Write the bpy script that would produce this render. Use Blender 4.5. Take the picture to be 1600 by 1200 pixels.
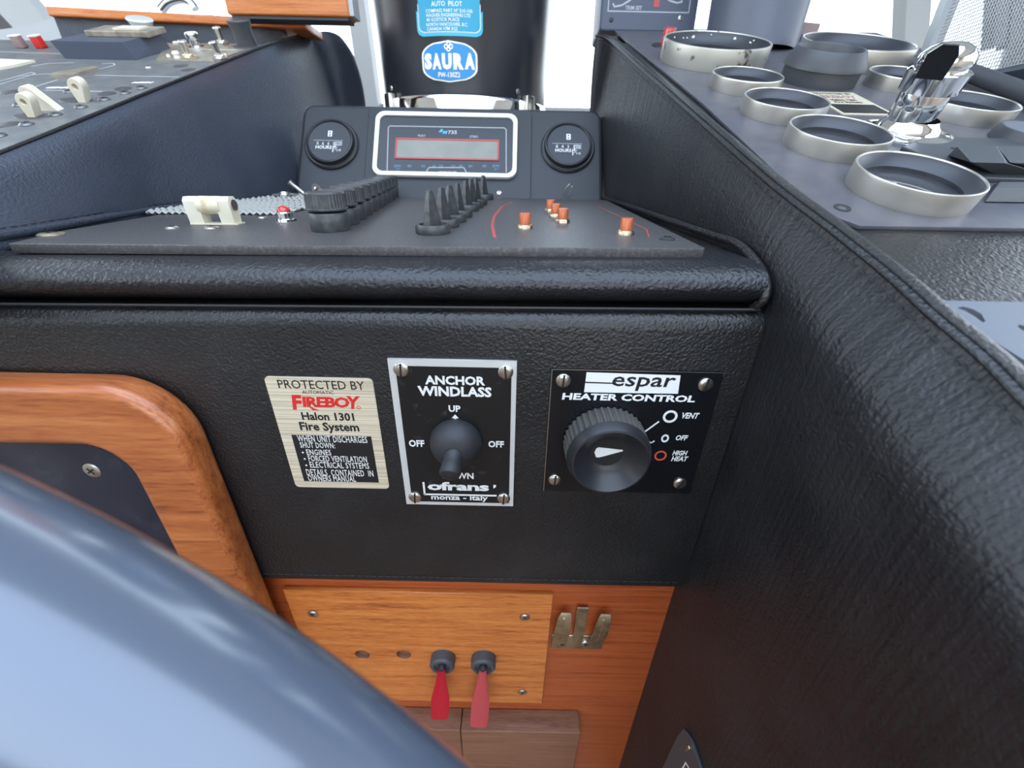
import bpy, bmesh, math, random
from mathutils import Vector, Matrix
random.seed(4)
V = Vector
PI = math.pi
sc = bpy.context.scene
C = sc.collection
for o in list(bpy.data.objects): bpy.data.objects.remove(o)

# ------------------------------------------------------------------ camera
FPX = 640.0; PITCH = math.radians(27.6); ROLL = math.radians(1.2)
FW = V((0, math.cos(PITCH), -math.sin(PITCH)))
DN0 = V((0, -math.sin(PITCH), -math.cos(PITCH)))
RT = math.cos(ROLL)*V((1,0,0)) - math.sin(ROLL)*DN0
DN = math.sin(ROLL)*V((1,0,0)) + math.cos(ROLL)*DN0
cam = bpy.data.cameras.new('camera'); camo = bpy.data.objects.new('camera', cam); C.objects.link(camo)
m = Matrix((RT, -DN, -FW)).transposed().to_4x4(); camo.matrix_world = m
cam.sensor_width = 36; cam.lens = 36*FPX/1600; cam.clip_start = 0.004; cam.clip_end = 50
cam.dof.use_dof = True; cam.dof.focus_distance = 0.21; cam.dof.aperture_fstop = 11
sc.camera = camo

# ------------------------------------------------------------------ world and light
w = bpy.data.worlds.new('sky'); sc.world = w; w.use_nodes = True
nt = w.node_tree; bg = nt.nodes['Background']
tc = nt.nodes.new('ShaderNodeTexCoord'); sx = nt.nodes.new('ShaderNodeSeparateXYZ'); cr = nt.nodes.new('ShaderNodeValToRGB')
nt.links.new(tc.outputs['Generated'], sx.inputs[0]); nt.links.new(sx.outputs['Z'], cr.inputs[0]); nt.links.new(cr.outputs[0], bg.inputs[0])
cr.color_ramp.elements[0].position = 0.0; cr.color_ramp.elements[0].color = (0.36, 0.40, 0.43, 1)
cr.color_ramp.elements[1].position = 1.0; cr.color_ramp.elements[1].color = (0.58, 0.74, 1.0, 1)
e = cr.color_ramp.elements.new(0.03); e.color = (0.88, 0.94, 1.0, 1)
e = cr.color_ramp.elements.new(0.35); e.color = (0.76, 0.87, 1.0, 1)
bg.inputs[1].default_value = 5.0
ld = bpy.data.lights.new('sun', 'SUN'); ld.energy = 2.2; ld.angle = math.radians(4); ld.color = (1.0, 0.93, 0.82)
lo = bpy.data.objects.new('sun', ld); C.objects.link(lo)
lo.rotation_euler = V((0.50, -0.62, -0.60)).to_track_quat('-Z', 'Y').to_euler()
sc.view_settings.view_transform = 'Standard'; sc.view_settings.look = 'None'
sc.view_settings.exposure = 0.0; sc.view_settings.gamma = 1.0; sc.view_settings.use_curve_mapping = False

# ------------------------------------------------------------------ geometry helpers
def ray(px, py): return FW + (px-800)/FPX*RT + (py-600)/FPX*DN
def hitp(px, py, p0, n):
    r = ray(px, py); return r*(V(p0).dot(V(n))/r.dot(V(n)))
class Plane:
    """a real plane in the scene: origin, ex, ey; ez is its outward side"""
    def __init__(s, o, ex, ey):
        s.o = V(o); s.ex = V(ex).normalized(); s.ey = V(ey).normalized(); s.ez = s.ex.cross(s.ey)
        s.m = Matrix((s.ex, s.ey, s.ez)).transposed().to_4x4(); s.m.translation = s.o
    def at(s, px, py, h=0.0):
        p = hitp(px, py, s.o + s.ez*h, s.ez) - s.o
        return (p.dot(s.ex), p.dot(s.ey))
    def w(s, px, py, h=0.0): return hitp(px, py, s.o + s.ez*h, s.ez)
    def frame(s, x, y, h=0, rot=0):
        m = s.m @ Matrix.Translation((x, y, h)) @ Matrix.Rotation(rot, 4, 'Z'); return m
FRONT = Plane((0, .16, 0), (1,0,0), (0,0,1))
TILT = .0246
DECK = Plane((0, .18, -.0284), (1,0,.011), (0,1,TILT))         # breaker panel top
SL = .38
RTOP = Plane((.103, .187, .187*SL-.0791), (1,0,0), (0,1,SL))           # right console board
LTOP = Plane((-.26, .2346, .2346*SL-.085), (1,0,0), (0,1,SL))
POD = Plane((0, .422, -.0226), (1,0,0), (0, .574, .819))
SIDE = Plane((.103, .16, 0), (0,-1,0), (0,0,1))
WOODP = Plane((0, .167, 0), (1,0,0), (0,0,1))

WM = {}
def thing(name, label, cat, mtx=None, group=None, kind=None):
    o = bpy.data.objects.new(name, None); C.objects.link(o); o.empty_display_size = .01
    if mtx is None: mtx = Matrix()
    o.matrix_world = mtx; WM[o.name] = mtx.copy()
    o['label'] = label; o['category'] = cat
    if group: o['group'] = group
    if kind: o['kind'] = kind
    return o
def obj(name, bm, mat, parent=None, world=False, smooth=True, label=None, kind=None):
    if isinstance(bm, bmesh.types.BMesh):
        if world and parent is not None: bm.transform(WM[parent.name].inverted())
        bmesh.ops.recalc_face_normals(bm, faces=bm.faces[:])
        me = bpy.data.meshes.new(name); bm.to_mesh(me); bm.free()
    else:
        me = bm
        if world and parent is not None: me.transform(WM[parent.name].inverted())
    if smooth:
        me.shade_smooth() if hasattr(me, 'shade_smooth') else None
        try: me.set_sharp_from_angle(angle=math.radians(38))
        except Exception: pass
    me.materials.clear(); me.materials.append(mat)
    o = bpy.data.objects.new(name, me); C.objects.link(o)
    if parent is not None: o.parent = parent
    WM[o.name] = WM[parent.name] if parent is not None else Matrix()
    if label: o['label'] = label
    if kind: o['kind'] = kind
    return o
def dup(root, mtx, label=None, group=None):
    r = root.copy(); C.objects.link(r); r.matrix_world = mtx; WM[r.name] = mtx.copy()
    if label: r['label'] = label
    if group: r['group'] = group
    for ch in list(root.children):
        c = ch.copy(); C.objects.link(c); c.parent = r; WM[c.name] = WM[r.name]
        for g in list(ch.children):
            d = g.copy(); C.objects.link(d); d.parent = c
    return r
def dpart(part, off, parent=None):
    c = part.copy(); C.objects.link(c); c.parent = parent or part.parent
    c.matrix_local = off @ part.matrix_local
    for g in list(part.children):
        d = g.copy(); C.objects.link(d); d.parent = c
    return c
def B(): return bmesh.new()
def box(bm, x0, x1, y0, y1, z0, z1, bev=0):
    t = bmesh.new()
    bmesh.ops.create_cube(t, size=1)
    for v in t.verts: v.co = V(((x0+x1)/2+v.co.x*(x1-x0), (y0+y1)/2+v.co.y*(y1-y0), (z0+z1)/2+v.co.z*(z1-z0)))
    if bev: bmesh.ops.bevel(t, geom=t.edges[:], offset=bev, segments=3, affect='EDGES', profile=.5)
    merge(bm, t); return bm
def merge(bm, t, m=None):
    if m is not None: t.transform(m)
    vm = [bm.verts.new(v.co) for v in t.verts]
    t.verts.index_update()
    for f in t.faces:
        try: bm.faces.new([vm[v.index] for v in f.verts])
        except ValueError: pass
    t.free()
def lathe(bm, prof, n=40, m=None, rf=None):
    """profile of (r, z) around local z; rf(a, r, z) -> r"""
    rings = []
    t = bmesh.new()
    for r, z in prof:
        if r < 1e-7: rings.append([t.verts.new((0,0,z))]); continue
        rings.append([t.verts.new(((rf(k,r,z) if rf else r)*math.cos(2*PI*k/n), (rf(k,r,z) if rf else r)*math.sin(2*PI*k/n), z)) for k in range(n)])
    for a, b in zip(rings, rings[1:]):
        for k in range(n):
            q = [a[k % len(a)], a[(k+1) % len(a)], b[(k+1) % len(b)], b[k % len(b)]]
            q = list(dict.fromkeys(q))
            if len(q) >= 3: t.faces.new(q)
    merge(bm, t, m); return bm
def tube(bm, pts, r, n=10, cap=True, flat=1.0):
    pts = [V(p) for p in pts]; rings = []
    rr = r if isinstance(r, (list, tuple)) else [r]*len(pts)
    up = None
    for i, p in enumerate(pts):
        d = (pts[min(i+1, len(pts)-1)] - pts[max(i-1, 0)]).normalized()
        if up is None:
            up = V((0,0,1)) if abs(d.z) < .9 else V((0,1,0))
        s = d.cross(up).normalized(); u = s.cross(d).normalized(); up = u
        rings.append([bm.verts.new(p + s*math.cos(2*PI*k/n)*rr[i] + u*math.sin(2*PI*k/n)*rr[i]*flat) for k in range(n)])
    for a, b in zip(rings, rings[1:]):
        for k in range(n): bm.faces.new((a[k], a[(k+1)%n], b[(k+1)%n], b[k]))
    if cap: bm.faces.new(rings[0][::-1]); bm.faces.new(rings[-1])
    return bm
def smoothpath(pts, sub=6):
    pts = [V(p) for p in pts]; out = []
    for i in range(len(pts)-1):
        p0 = pts[max(i-1,0)]; p1 = pts[i]; p2 = pts[i+1]; p3 = pts[min(i+2, len(pts)-1)]
        for k in range(sub):
            t = k/sub
            out.append(.5*((2*p1)+(p2-p0)*t+(2*p0-5*p1+4*p2-p3)*t*t+(3*p1-p0-3*p2+p3)*t**3))
    out.append(pts[-1]); return out
def grid(bm, rows, close=False):
    vs = [[bm.verts.new(p) for p in r] for r in rows]
    for a, b in zip(vs, vs[1:]):
        for k in range(len(a)-1): bm.faces.new((a[k], a[k+1], b[k+1], b[k]))
    return bm
def prism(bm, poly, z0, z1):
    a = [bm.verts.new((x, y, z0)) for x, y in poly]; b = [bm.verts.new((x, y, z1)) for x, y in poly]; n = len(poly)
    bm.faces.new(a[::-1]); bm.faces.new(b)
    for k in range(n): bm.faces.new((a[k], a[(k+1)%n], b[(k+1)%n], b[k]))
    return bm
def rrect(x0, y0, x1, y1, r, n=7):
    out = []
    for cx, cy, a0 in ((x1-r, y1-r, 0), (x0+r, y1-r, 90), (x0+r, y0+r, 180), (x1-r, y0+r, 270)):
        for k in range(n+1):
            a = math.radians(a0 + 90*k/n); out.append((cx+r*math.cos(a), cy+r*math.sin(a)))
    return out
def circ(cx, cy, r, n=32): return [(cx+r*math.cos(2*PI*k/n), cy+r*math.sin(2*PI*k/n)) for k in range(n)]
def c2m(cu):
    o = bpy.data.objects.new('tmp', cu); C.objects.link(o)
    me = bpy.data.meshes.new_from_object(o.evaluated_get(bpy.context.evaluated_depsgraph_get()))
    bpy.data.objects.remove(o); bpy.data.curves.remove(cu); return me
def plate2d(loops, z0, z1, bevel=0, res=2):
    """flat plate with holes: loops of (x,y), thickness from z0 to z1"""
    cu = bpy.data.curves.new('tmp', 'CURVE'); cu.dimensions = '2D'; cu.fill_mode = 'BOTH'
    cu.extrude = max((z1-z0)/2-bevel, 0); cu.bevel_depth = bevel; cu.bevel_resolution = res; cu.offset = -bevel
    for lp in loops:
        s = cu.splines.new('POLY'); s.points.add(len(lp)-1)
        for p, q in zip(s.points, lp): p.co = (q[0], q[1], 0, 1)
        s.use_cyclic_u = True
    me = c2m(cu); me.transform(Matrix.Translation((0,0,(z0+z1)/2)))
    return me
def m2b(me, bm=None, mtx=None):
    bm = bm or bmesh.new(); t = bmesh.new(); t.from_mesh(me); bpy.data.meshes.remove(me); merge(bm, t, mtx); return bm
def txt(bm, s, x0, y0, x1, y1, z=0, th=.0001, bold=0, shear=0, sp=1.0, mtx=None):
    """lettering fitted to the box x0..x1, y0..y1 (cap height)"""
    cu = bpy.data.curves.new('tmp', 'FONT'); cu.body = s; cu.size = 1; cu.offset = bold; cu.shear = shear; cu.space_character = sp
    cu.resolution_u = 2
    me = c2m(cu); co = [v.co for v in me.vertices]
    if not co: return
    ax = min(c.x for c in co); bx = max(c.x for c in co)
    ay = min(c.y for c in co); by = max(c.y for c in co)
    if all(ch not in s for ch in 'gpqyj,|'): pass
    for v in me.vertices:
        v.co = V((x0+(v.co.x-ax)/(bx-ax)*(x1-x0), y0+(v.co.y-ay)/(by-ay)*(y1-y0), z))
    t = bmesh.new(); t.from_mesh(me); bpy.data.meshes.remove(me)
    g = bmesh.ops.extrude_face_region(t, geom=t.faces[:])
    for v in [q for q in g['geom'] if isinstance(q, bmesh.types.BMVert)]: v.co.z += th
    merge(bm, t, mtx)
def txtpx(bm, pl, s, px0, py0, px1, py1, z=0, **k):
    """text whose left end is centred in height on the box given in photograph measurements of that plane"""
    xm = (px0+px1)/2; ym = (py0+py1)/2
    x0 = pl.at(px0, ym, z)[0]; x1 = pl.at(px1, ym, z)[0]
    yt = pl.at(xm, py0, z)[1]; yb = pl.at(xm, py1, z)[1]
    txt(bm, s, x0, yb, x1, yt, z=z, **k)
def strip(bm, pts, wd, z, th=.0001):
    for a, b in zip(pts, pts[1:]):
        a = V((a[0], a[1])); b = V((b[0], b[1])); d = (b-a).normalized(); n = V((-d.y, d.x))*wd/2; a = a-d*wd*.3; b = b+d*wd*.3
        prism(bm, [tuple(a-n), tuple(b-n), tuple(b+n), tuple(a+n)], z, z+th)
def ringflat(cx, cy, ro, ri, z, th, bm, sy=1.0):
    n = 28; t = bmesh.new()
    lathe(t, [(ri, z), (ro, z), (ro, z+th), (ri, z+th), (ri, z)], n)
    for v in t.verts: v.co.y *= sy
    merge(bm, t, Matrix.Translation((cx, cy, 0)))

# ------------------------------------------------------------------ materials
def mat(name, col, rough=.5, metal=0, bump=None, spec=.5, coat=0, coat_r=.1, trans=0, mottle=None, emit=None, sheen=0):
    m = bpy.data.materials.new(name); m.use_nodes = True; n = m.node_tree; p = n.nodes['Principled BSDF']
    p.inputs['Base Color'].default_value = (*col, 1); p.inputs['Roughness'].default_value = rough; p.inputs['Metallic'].default_value = metal
    p.inputs['Specular IOR Level'].default_value = spec; p.inputs['Coat Weight'].default_value = coat; p.inputs['Coat Roughness'].default_value = coat_r
    p.inputs['Transmission Weight'].default_value = trans
    if sheen: p.inputs['Sheen Weight'].default_value = sheen
    if emit: p.inputs['Emission Color'].default_value = (*emit[0], 1); p.inputs['Emission Strength'].default_value = emit[1]
    t = n.nodes.new('ShaderNodeTexCoord')
    if mottle:
        col2, scale, lo_, hi_ = mottle
        ns = n.nodes.new('ShaderNodeTexNoise'); ns.inputs['Scale'].default_value = scale; ns.inputs['Detail'].default_value = 6
        r = n.nodes.new('ShaderNodeValToRGB'); r.color_ramp.elements[0].position = lo_; r.color_ramp.elements[1].position = hi_
        r.color_ramp.elements[0].color = (*col, 1); r.color_ramp.elements[1].color = (*col2, 1)
        n.links.new(t.outputs['Object'], ns.inputs['Vector']); n.links.new(ns.outputs['Fac'], r.inputs[0]); n.links.new(r.outputs[0], p.inputs['Base Color'])
    if bump:
        scale, strength, dist = bump
        ns = n.nodes.new('ShaderNodeTexNoise'); ns.inputs['Scale'].default_value = scale; ns.inputs['Detail'].default_value = 3
        bp = n.nodes.new('ShaderNodeBump'); bp.inputs['Strength'].default_value = strength; bp.inputs['Distance'].default_value = dist
        n.links.new(t.outputs['Object'], ns.inputs['Vector']); n.links.new(ns.outputs['Fac'], bp.inputs['Height']); n.links.new(bp.outputs[0], p.inputs['Normal'])
    return m
def leather(name, col, rough, scale=820, dist=.00026, crease=None, dust=.0):
    m = bpy.data.materials.new(name); m.use_nodes = True; n = m.node_tree; p = n.nodes['Principled BSDF']; L = n.links
    p.inputs['Specular IOR Level'].default_value = .52
    t = n.nodes.new('ShaderNodeTexCoord'); mp = n.nodes.new('ShaderNodeMapping'); L.new(t.outputs['Object'], mp.inputs[0])
    nd = n.nodes.new('ShaderNodeTexNoise'); nd.inputs['Scale'].default_value = 420; nd.inputs['Detail'].default_value = 2
    L.new(mp.outputs[0], nd.inputs['Vector'])
    mx = n.nodes.new('ShaderNodeVectorMath'); mx.operation = 'MULTIPLY_ADD'; mx.inputs[1].default_value = (.0016,)*3
    L.new(nd.outputs['Color'], mx.inputs[0]); L.new(mp.outputs[0], mx.inputs[2])
    vo = n.nodes.new('ShaderNodeTexVoronoi'); vo.feature = 'SMOOTH_F1'; vo.inputs['Scale'].default_value = scale; L.new(mx.outputs[0], vo.inputs['Vector'])
    n2 = n.nodes.new('ShaderNodeTexNoise'); n2.inputs['Scale'].default_value = scale*.8; n2.inputs['Detail'].default_value = 5; L.new(mx.outputs[0], n2.inputs['Vector'])
    ad = n.nodes.new('ShaderNodeMath'); ad.operation = 'SUBTRACT'; L.new(n2.outputs['Fac'], ad.inputs[0]); L.new(vo.outputs['Distance'], ad.inputs[1])
    out = ad
    if crease:
        m2 = n.nodes.new('ShaderNodeMapping'); m2.inputs['Scale'].default_value = crease; L.new(t.outputs['Object'], m2.inputs[0])
        n3 = n.nodes.new('ShaderNodeTexNoise'); n3.inputs['Scale'].default_value = 1; n3.inputs['Detail'].default_value = 3; L.new(m2.outputs[0], n3.inputs['Vector'])
        mm = n.nodes.new('ShaderNodeMath'); mm.operation = 'MULTIPLY_ADD'; mm.inputs[1].default_value = 2.2; L.new(n3.outputs['Fac'], mm.inputs[0]); L.new(ad.outputs[0], mm.inputs[2]); out = mm
    bp = n.nodes.new('ShaderNodeBump'); bp.inputs['Strength'].default_value = 1.0; bp.inputs['Distance'].default_value = dist
    L.new(out.outputs[0], bp.inputs['Height']); L.new(bp.outputs[0], p.inputs['Normal'])
    n4 = n.nodes.new('ShaderNodeTexNoise'); n4.inputs['Scale'].default_value = 25; n4.inputs['Detail'].default_value = 8; L.new(mp.outputs[0], n4.inputs['Vector'])
    r = n.nodes.new('ShaderNodeValToRGB'); r.color_ramp.elements[0].position = .42; r.color_ramp.elements[1].position = .75
    r.color_ramp.elements[0].color = (*col, 1); r.color_ramp.elements[1].color = (*[c+dust for c in col], 1)
    L.new(n4.outputs['Fac'], r.inputs[0]); L.new(r.outputs[0], p.inputs['Base Color'])
    rr = n.nodes.new('ShaderNodeMapRange'); rr.inputs[3].default_value = rough-.05; rr.inputs[4].default_value = rough+.08
    L.new(n4.outputs['Fac'], rr.inputs[0]); L.new(rr.outputs[0], p.inputs['Roughness'])
    return m
def wood(name, c1, c2, c3, sc_=(14, 200, 620), rough=.42, coat=.25):
    m = bpy.data.materials.new(name); m.use_nodes = True; n = m.node_tree; p = n.nodes['Principled BSDF']; L = n.links
    t = n.nodes.new('ShaderNodeTexCoord'); mp = n.nodes.new('ShaderNodeMapping'); mp.inputs['Scale'].default_value = sc_; L.new(t.outputs['Object'], mp.inputs[0])
    a = n.nodes.new('ShaderNodeTexNoise'); a.inputs['Scale'].default_value = 1; a.inputs['Detail'].default_value = 6; a.inputs['Roughness'].default_value = .65; L.new(mp.outputs[0], a.inputs['Vector'])
    m2 = n.nodes.new('ShaderNodeMapping'); m2.inputs['Scale'].default_value = (sc_[0]*9, sc_[1]*5, sc_[2]*5); L.new(t.outputs['Object'], m2.inputs[0])
    b = n.nodes.new('ShaderNodeTexNoise'); b.inputs['Scale'].default_value = 1; b.inputs['Detail'].default_value = 3; L.new(m2.outputs[0], b.inputs['Vector'])
    mm = n.nodes.new('ShaderNodeMath'); mm.operation = 'MULTIPLY_ADD'; mm.inputs[1].default_value = .35; L.new(b.outputs['Fac'], mm.inputs[0])
    m3 = n.nodes.new('ShaderNodeMath'); m3.operation = 'MULTIPLY'; m3.inputs[1].default_value = .72; L.new(a.outputs['Fac'], m3.inputs[0]); L.new(m3.outputs[0], mm.inputs[2])
    r = n.nodes.new('ShaderNodeValToRGB'); r.color_ramp.elements[0].position = .36; r.color_ramp.elements[1].position = .68
    r.color_ramp.elements[0].color = (*c1, 1); r.color_ramp.elements[1].color = (*c3, 1)
    e = r.color_ramp.elements.new(.5); e.color = (*c2, 1)
    L.new(mm.outputs[0], r.inputs[0]); L.new(r.outputs[0], p.inputs['Base Color'])
    bp = n.nodes.new('ShaderNodeBump'); bp.inputs['Strength'].default_value = .25; bp.inputs['Distance'].default_value = .0002
    L.new(mm.outputs[0], bp.inputs['Height']); L.new(bp.outputs[0], p.inputs['Normal'])
    p.inputs['Roughness'].default_value = rough; p.inputs['Coat Weight'].default_value = coat; p.inputs['Coat Roughness'].default_value = .3
    return m
def brushed(name, col, scale, rough=.34, metal=.9):
    m = mat(name, col, rough, metal); n = m.node_tree; p = n.nodes['Principled BSDF']; L = n.links
    t = n.nodes.new('ShaderNodeTexCoord'); mp = n.nodes.new('ShaderNodeMapping'); mp.inputs['Scale'].default_value = scale; L.new(t.outputs['Object'], mp.inputs[0])
    a = n.nodes.new('ShaderNodeTexNoise'); a.inputs['Scale'].default_value = 1; a.inputs['Detail'].default_value = 4; L.new(mp.outputs[0], a.inputs['Vector'])
    r = n.nodes.new('ShaderNodeValToRGB'); r.color_ramp.elements[0].position = .35; r.color_ramp.elements[1].position = .65
    r.color_ramp.elements[0].color = (*[c*.72 for c in col], 1); r.color_ramp.elements[1].color = (*[min(1, c*1.15) for c in col], 1)
    L.new(a.outputs['Fac'], r.inputs[0]); L.new(r.outputs[0], p.inputs['Base Color'])
    bp = n.nodes.new('ShaderNodeBump'); bp.inputs['Strength'].default_value = .2; bp.inputs['Distance'].default_value = .0001
    L.new(a.outputs['Fac'], bp.inputs['Height']); L.new(bp.outputs[0], p.inputs['Normal']); return m
M = {}
M['leather'] = leather('black_leather', (.011, .0115, .0125), .34, dust=.008)
M['leather_side'] = leather('black_leather_creased', (.010, .011, .013), .42, crease=(40, 420, 12), dust=.008)
M['leather_roll'] = leather('black_leather_shiny', (.012, .013, .016), .29, scale=720, dist=.00032, dust=.008)
M['leather_l'] = leather('haze_blue_leather', (.030, .039, .058), .40, dust=.012)  # same black leather, veiling flare put into the colour as a paler blue
M['stitch'] = mat('black_thread', (.02, .021, .024), .6)
M['wood'] = wood('teak', (.22, .050, .010), (.50, .145, .028), (.66, .235, .055))
M['wood_red'] = wood('red_teak', (.18, .032, .008), (.36, .072, .016), (.46, .110, .028), sc_=(12, 200, 480))
M['wood_frame'] = wood('teak_frame', (.16, .038, .010), (.36, .095, .024), (.50, .17, .048), sc_=(10, 140, 420), rough=.36, coat=.4)
M['wood_dull'] = wood('dull_teak', (.10, .040, .022), (.19, .082, .045), (.26, .12, .07), rough=.55, coat=0)
M['black_plate'] = mat('black_enamel', (.008, .009, .010), .30, bump=(900, .3, .0001), mottle=((.05, .05, .05), 260, .62, .8))
M['gloss_black'] = mat('gloss_black_enamel', (.006, .007, .009), .22)
M['white'] = mat('white_enamel', (.80, .80, .78), .45)
M['offwhite'] = mat('offwhite_print', (.74, .73, .70), .5)
M['silverpaint'] = mat('silver_border', (.72, .72, .70), .35, metal=.35)
M['red_print'] = mat('red_print', (.62, .025, .02), .4)
M['redring'] = mat('red_ring_print', (.72, .10, .05), .4)
M['black_print'] = mat('black_print', (.012, .012, .014), .4)
M['brush_label'] = brushed('brushed_foil', (.86, .77, .58), (12, 1200, 40), .40, .45)
M['steel'] = mat('steel_screw', (.62, .60, .55), .28, metal=1, bump=(700, .3, .0001))
M['screw_dark'] = mat('dull_screw', (.20, .20, .20), .35, metal=.8)
M['chrome'] = mat('chrome', (.82, .84, .86), .07, metal=1)
M['alu'] = mat('satin_aluminium', (.60, .58, .52), .36, metal=.85, bump=(1200, .25, .0001))
M['alu_old'] = mat('pitted_aluminium', (.58, .57, .50), .42, metal=.7, mottle=((.14, .13, .11), 140, .60, .68))
M['brass'] = mat('tarnished_clip_metal', (.62, .55, .38), .38, metal=1, mottle=((.36, .31, .21), 200, .4, .75))
M['rubber'] = mat('black_rubber', (.022, .023, .026), .55, bump=(800, .5, .0002))
M['plastic'] = mat('black_plastic', (.018, .019, .022), .38)
M['cone'] = mat('dark_cone', (.030, .033, .042), .4)
M['plastic_grey'] = mat('grey_black_plastic', (.055, .06, .068), .42)
M['knob_side'] = mat('dusty_knurled_rubber', (.075, .072, .066), .5)
M['knob_grey'] = mat('dusty_black_knob', (.040, .042, .045), .40, mottle=((.09, .09, .09), 300, .45, .8))
M['panel'] = mat('dusty_black_panel', (.052, .050, .052), .45, bump=(1500, .4, .0001), mottle=((.12, .112, .105), 700, .45, .8))
M['panel_r'] = mat('grey_black_board', (.075, .078, .095), .42, bump=(1800, .5, .0001), mottle=((.11, .10, .105), 90, .40, .75))  # base raised for dust, plus bluish window haze put into the colour
M['panel_l'] = mat('dusty_hazed_board', (.12, .125, .13), .42, bump=(1500, .4, .0001), mottle=((.19, .19, .18), 80, .40, .75))  # dusty black board, also lightened to paint in the haze over it
M['panel_low'] = mat('light_grey_board', (.12, .135, .16), .5, bump=(1500, .3, .0001))
M['pod'] = mat('moulded_grey_black', (.020, .023, .028), .5, bump=(1400, .3, .0001))
M['dial'] = mat('dark_dial', (.010, .011, .016), .30, spec=.35, coat=.15, coat_r=.1)
M['dial_glass'] = mat('glass_covered_dial', (.014, .015, .022), .5, coat=1.0, coat_r=.02)
M['lcd'] = mat('blank_lcd', (.22, .22, .185), .35, mottle=((.19, .19, .16), 60, .4, .7))
M['orange'] = mat('copper_orange_button', (.50, .13, .055), .36, metal=.3)
M['orange_top'] = mat('copper_button_top', (.70, .22, .12), .30, metal=.3)
M['cream'] = mat('cream_plastic', (.70, .66, .54), .42, mottle=((.62, .56, .40), 60, .45, .8))
M['stain'] = mat('stained_cream_plastic', (.66, .60, .44), .42, mottle=((.40, .30, .15), 160, .48, .7))
M['red_lens'] = mat('red_lens', (.55, .03, .02), .15, coat=.6)
M['red_clear'] = mat('red_acrylic', (.62, .010, .035), .16, trans=.45, coat=.4)
M['pink_clear'] = mat('faded_red_acrylic', (.60, .085, .095), .28, trans=.35)
M['teal'] = mat('teal_label', (.015, .30, .46), .35)
M['teal_edge'] = mat('teal_label_edge', (.03, .42, .56), .35)
M['blue_badge'] = mat('blue_badge', (.012, .22, .50), .35)
M['cream_print'] = mat('cream_print', (.86, .80, .66), .4)
M['blue_print'] = mat('blue_print', (.05, .40, .75), .4)
M['dim_blue'] = mat('dim_blue_print', (.08, .22, .35), .4)
M['red_line'] = mat('red_frame_print', (.42, .06, .05), .45)
M['grey_line'] = mat('grey_line_print', (.42, .44, .46), .5)
M['compass'] = mat('compass_black_paint', (.020, .023, .030), .30, metal=.0, coat=.3, coat_r=.2)
M['grey_tube'] = mat('grey_paint', (.10, .115, .15), .42, bump=(300, .3, .0002))
M['trimbox'] = mat('blue_grey_casing', (.06, .075, .11), .5)
M['dark_panel'] = mat('navy_smoked_panel', (.012, .016, .032), .22, mottle=((.045, .05, .065), 40, .5, .85))
M['wheel'] = mat('glossy_navy_rim', (.085, .105, .145), .24, coat=1.0, coat_r=.14)
M['frame'] = mat('window_frame_grey', (.40, .42, .43), .45)
M['frame_dark'] = mat('window_frame_dark', (.06, .065, .075), .5)
M['wall'] = mat('cabin_wall', (.50, .44, .36), .6)
M['ceil'] = mat('cabin_ceiling', (.70, .68, .63), .7)
M['floor'] = mat('cabin_floor', (.20, .11, .06), .6)
M['backing'] = mat('dull_black_backing', (.01, .01, .01), .8)
M['woven'] = mat('woven_grey_mat', (.36, .36, .33), .75)
M['clear'] = mat('clear_acrylic', (.85, .92, .92), .10, trans=.2)
M['tanfoil'] = brushed('worn_tan_plate', (.40, .36, .28), (150, 60, 60), .42, .5)
M['mauve'] = mat('mauve_label', (.30, .20, .20), .5)
def glass(name):
    m = bpy.data.materials.new(name); m.use_nodes = True; n = m.node_tree; n.nodes.clear(); L = n.links
    o = n.nodes.new('ShaderNodeOutputMaterial'); mx = n.nodes.new('ShaderNodeMixShader'); t = n.nodes.new('ShaderNodeBsdfTransparent'); g = n.nodes.new('ShaderNodeBsdfGlossy')
    f = n.nodes.new('ShaderNodeFresnel'); f.inputs[0].default_value = 1.45; g.inputs['Roughness'].default_value = .02; t.inputs[0].default_value = (.96, .98, .98, 1)
    L.new(f.outputs[0], mx.inputs[0]); L.new(t.outputs[0], mx.inputs[1]); L.new(g.outputs[0], mx.inputs[2]); L.new(mx.outputs[0], o.inputs[0]); return m
M['glass'] = glass('window_glass')
def meshscreen(name):
    m = bpy.data.materials.new(name); m.use_nodes = True; n = m.node_tree; L = n.links; p = n.nodes['Principled BSDF']
    p.inputs['Base Color'].default_value = (.45, .48, .50, 1); p.inputs['Roughness'].default_value = .5
    t = n.nodes.new('ShaderNodeTexCoord'); s = n.nodes.new('ShaderNodeSeparateXYZ'); L.new(t.outputs['Object'], s.inputs[0]); outs = []
    for ax in ('Y', 'Z'):
        a = n.nodes.new('ShaderNodeMath'); a.operation = 'MULTIPLY'; a.inputs[1].default_value = 260; L.new(s.outputs[ax], a.inputs[0])
        b = n.nodes.new('ShaderNodeMath'); b.operation = 'FRACT'; L.new(a.outputs[0], b.inputs[0])
        c = n.nodes.new('ShaderNodeMath'); c.operation = 'LESS_THAN'; c.inputs[1].default_value = .45; L.new(b.outputs[0], c.inputs[0]); outs.append(c)
    d = n.nodes.new('ShaderNodeMath'); d.operation = 'MAXIMUM'; L.new(outs[0].outputs[0], d.inputs[0]); L.new(outs[1].outputs[0], d.inputs[1])
    L.new(d.outputs[0], p.inputs['Alpha']); return m
M['screen'] = meshscreen('insect_screen')

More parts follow.
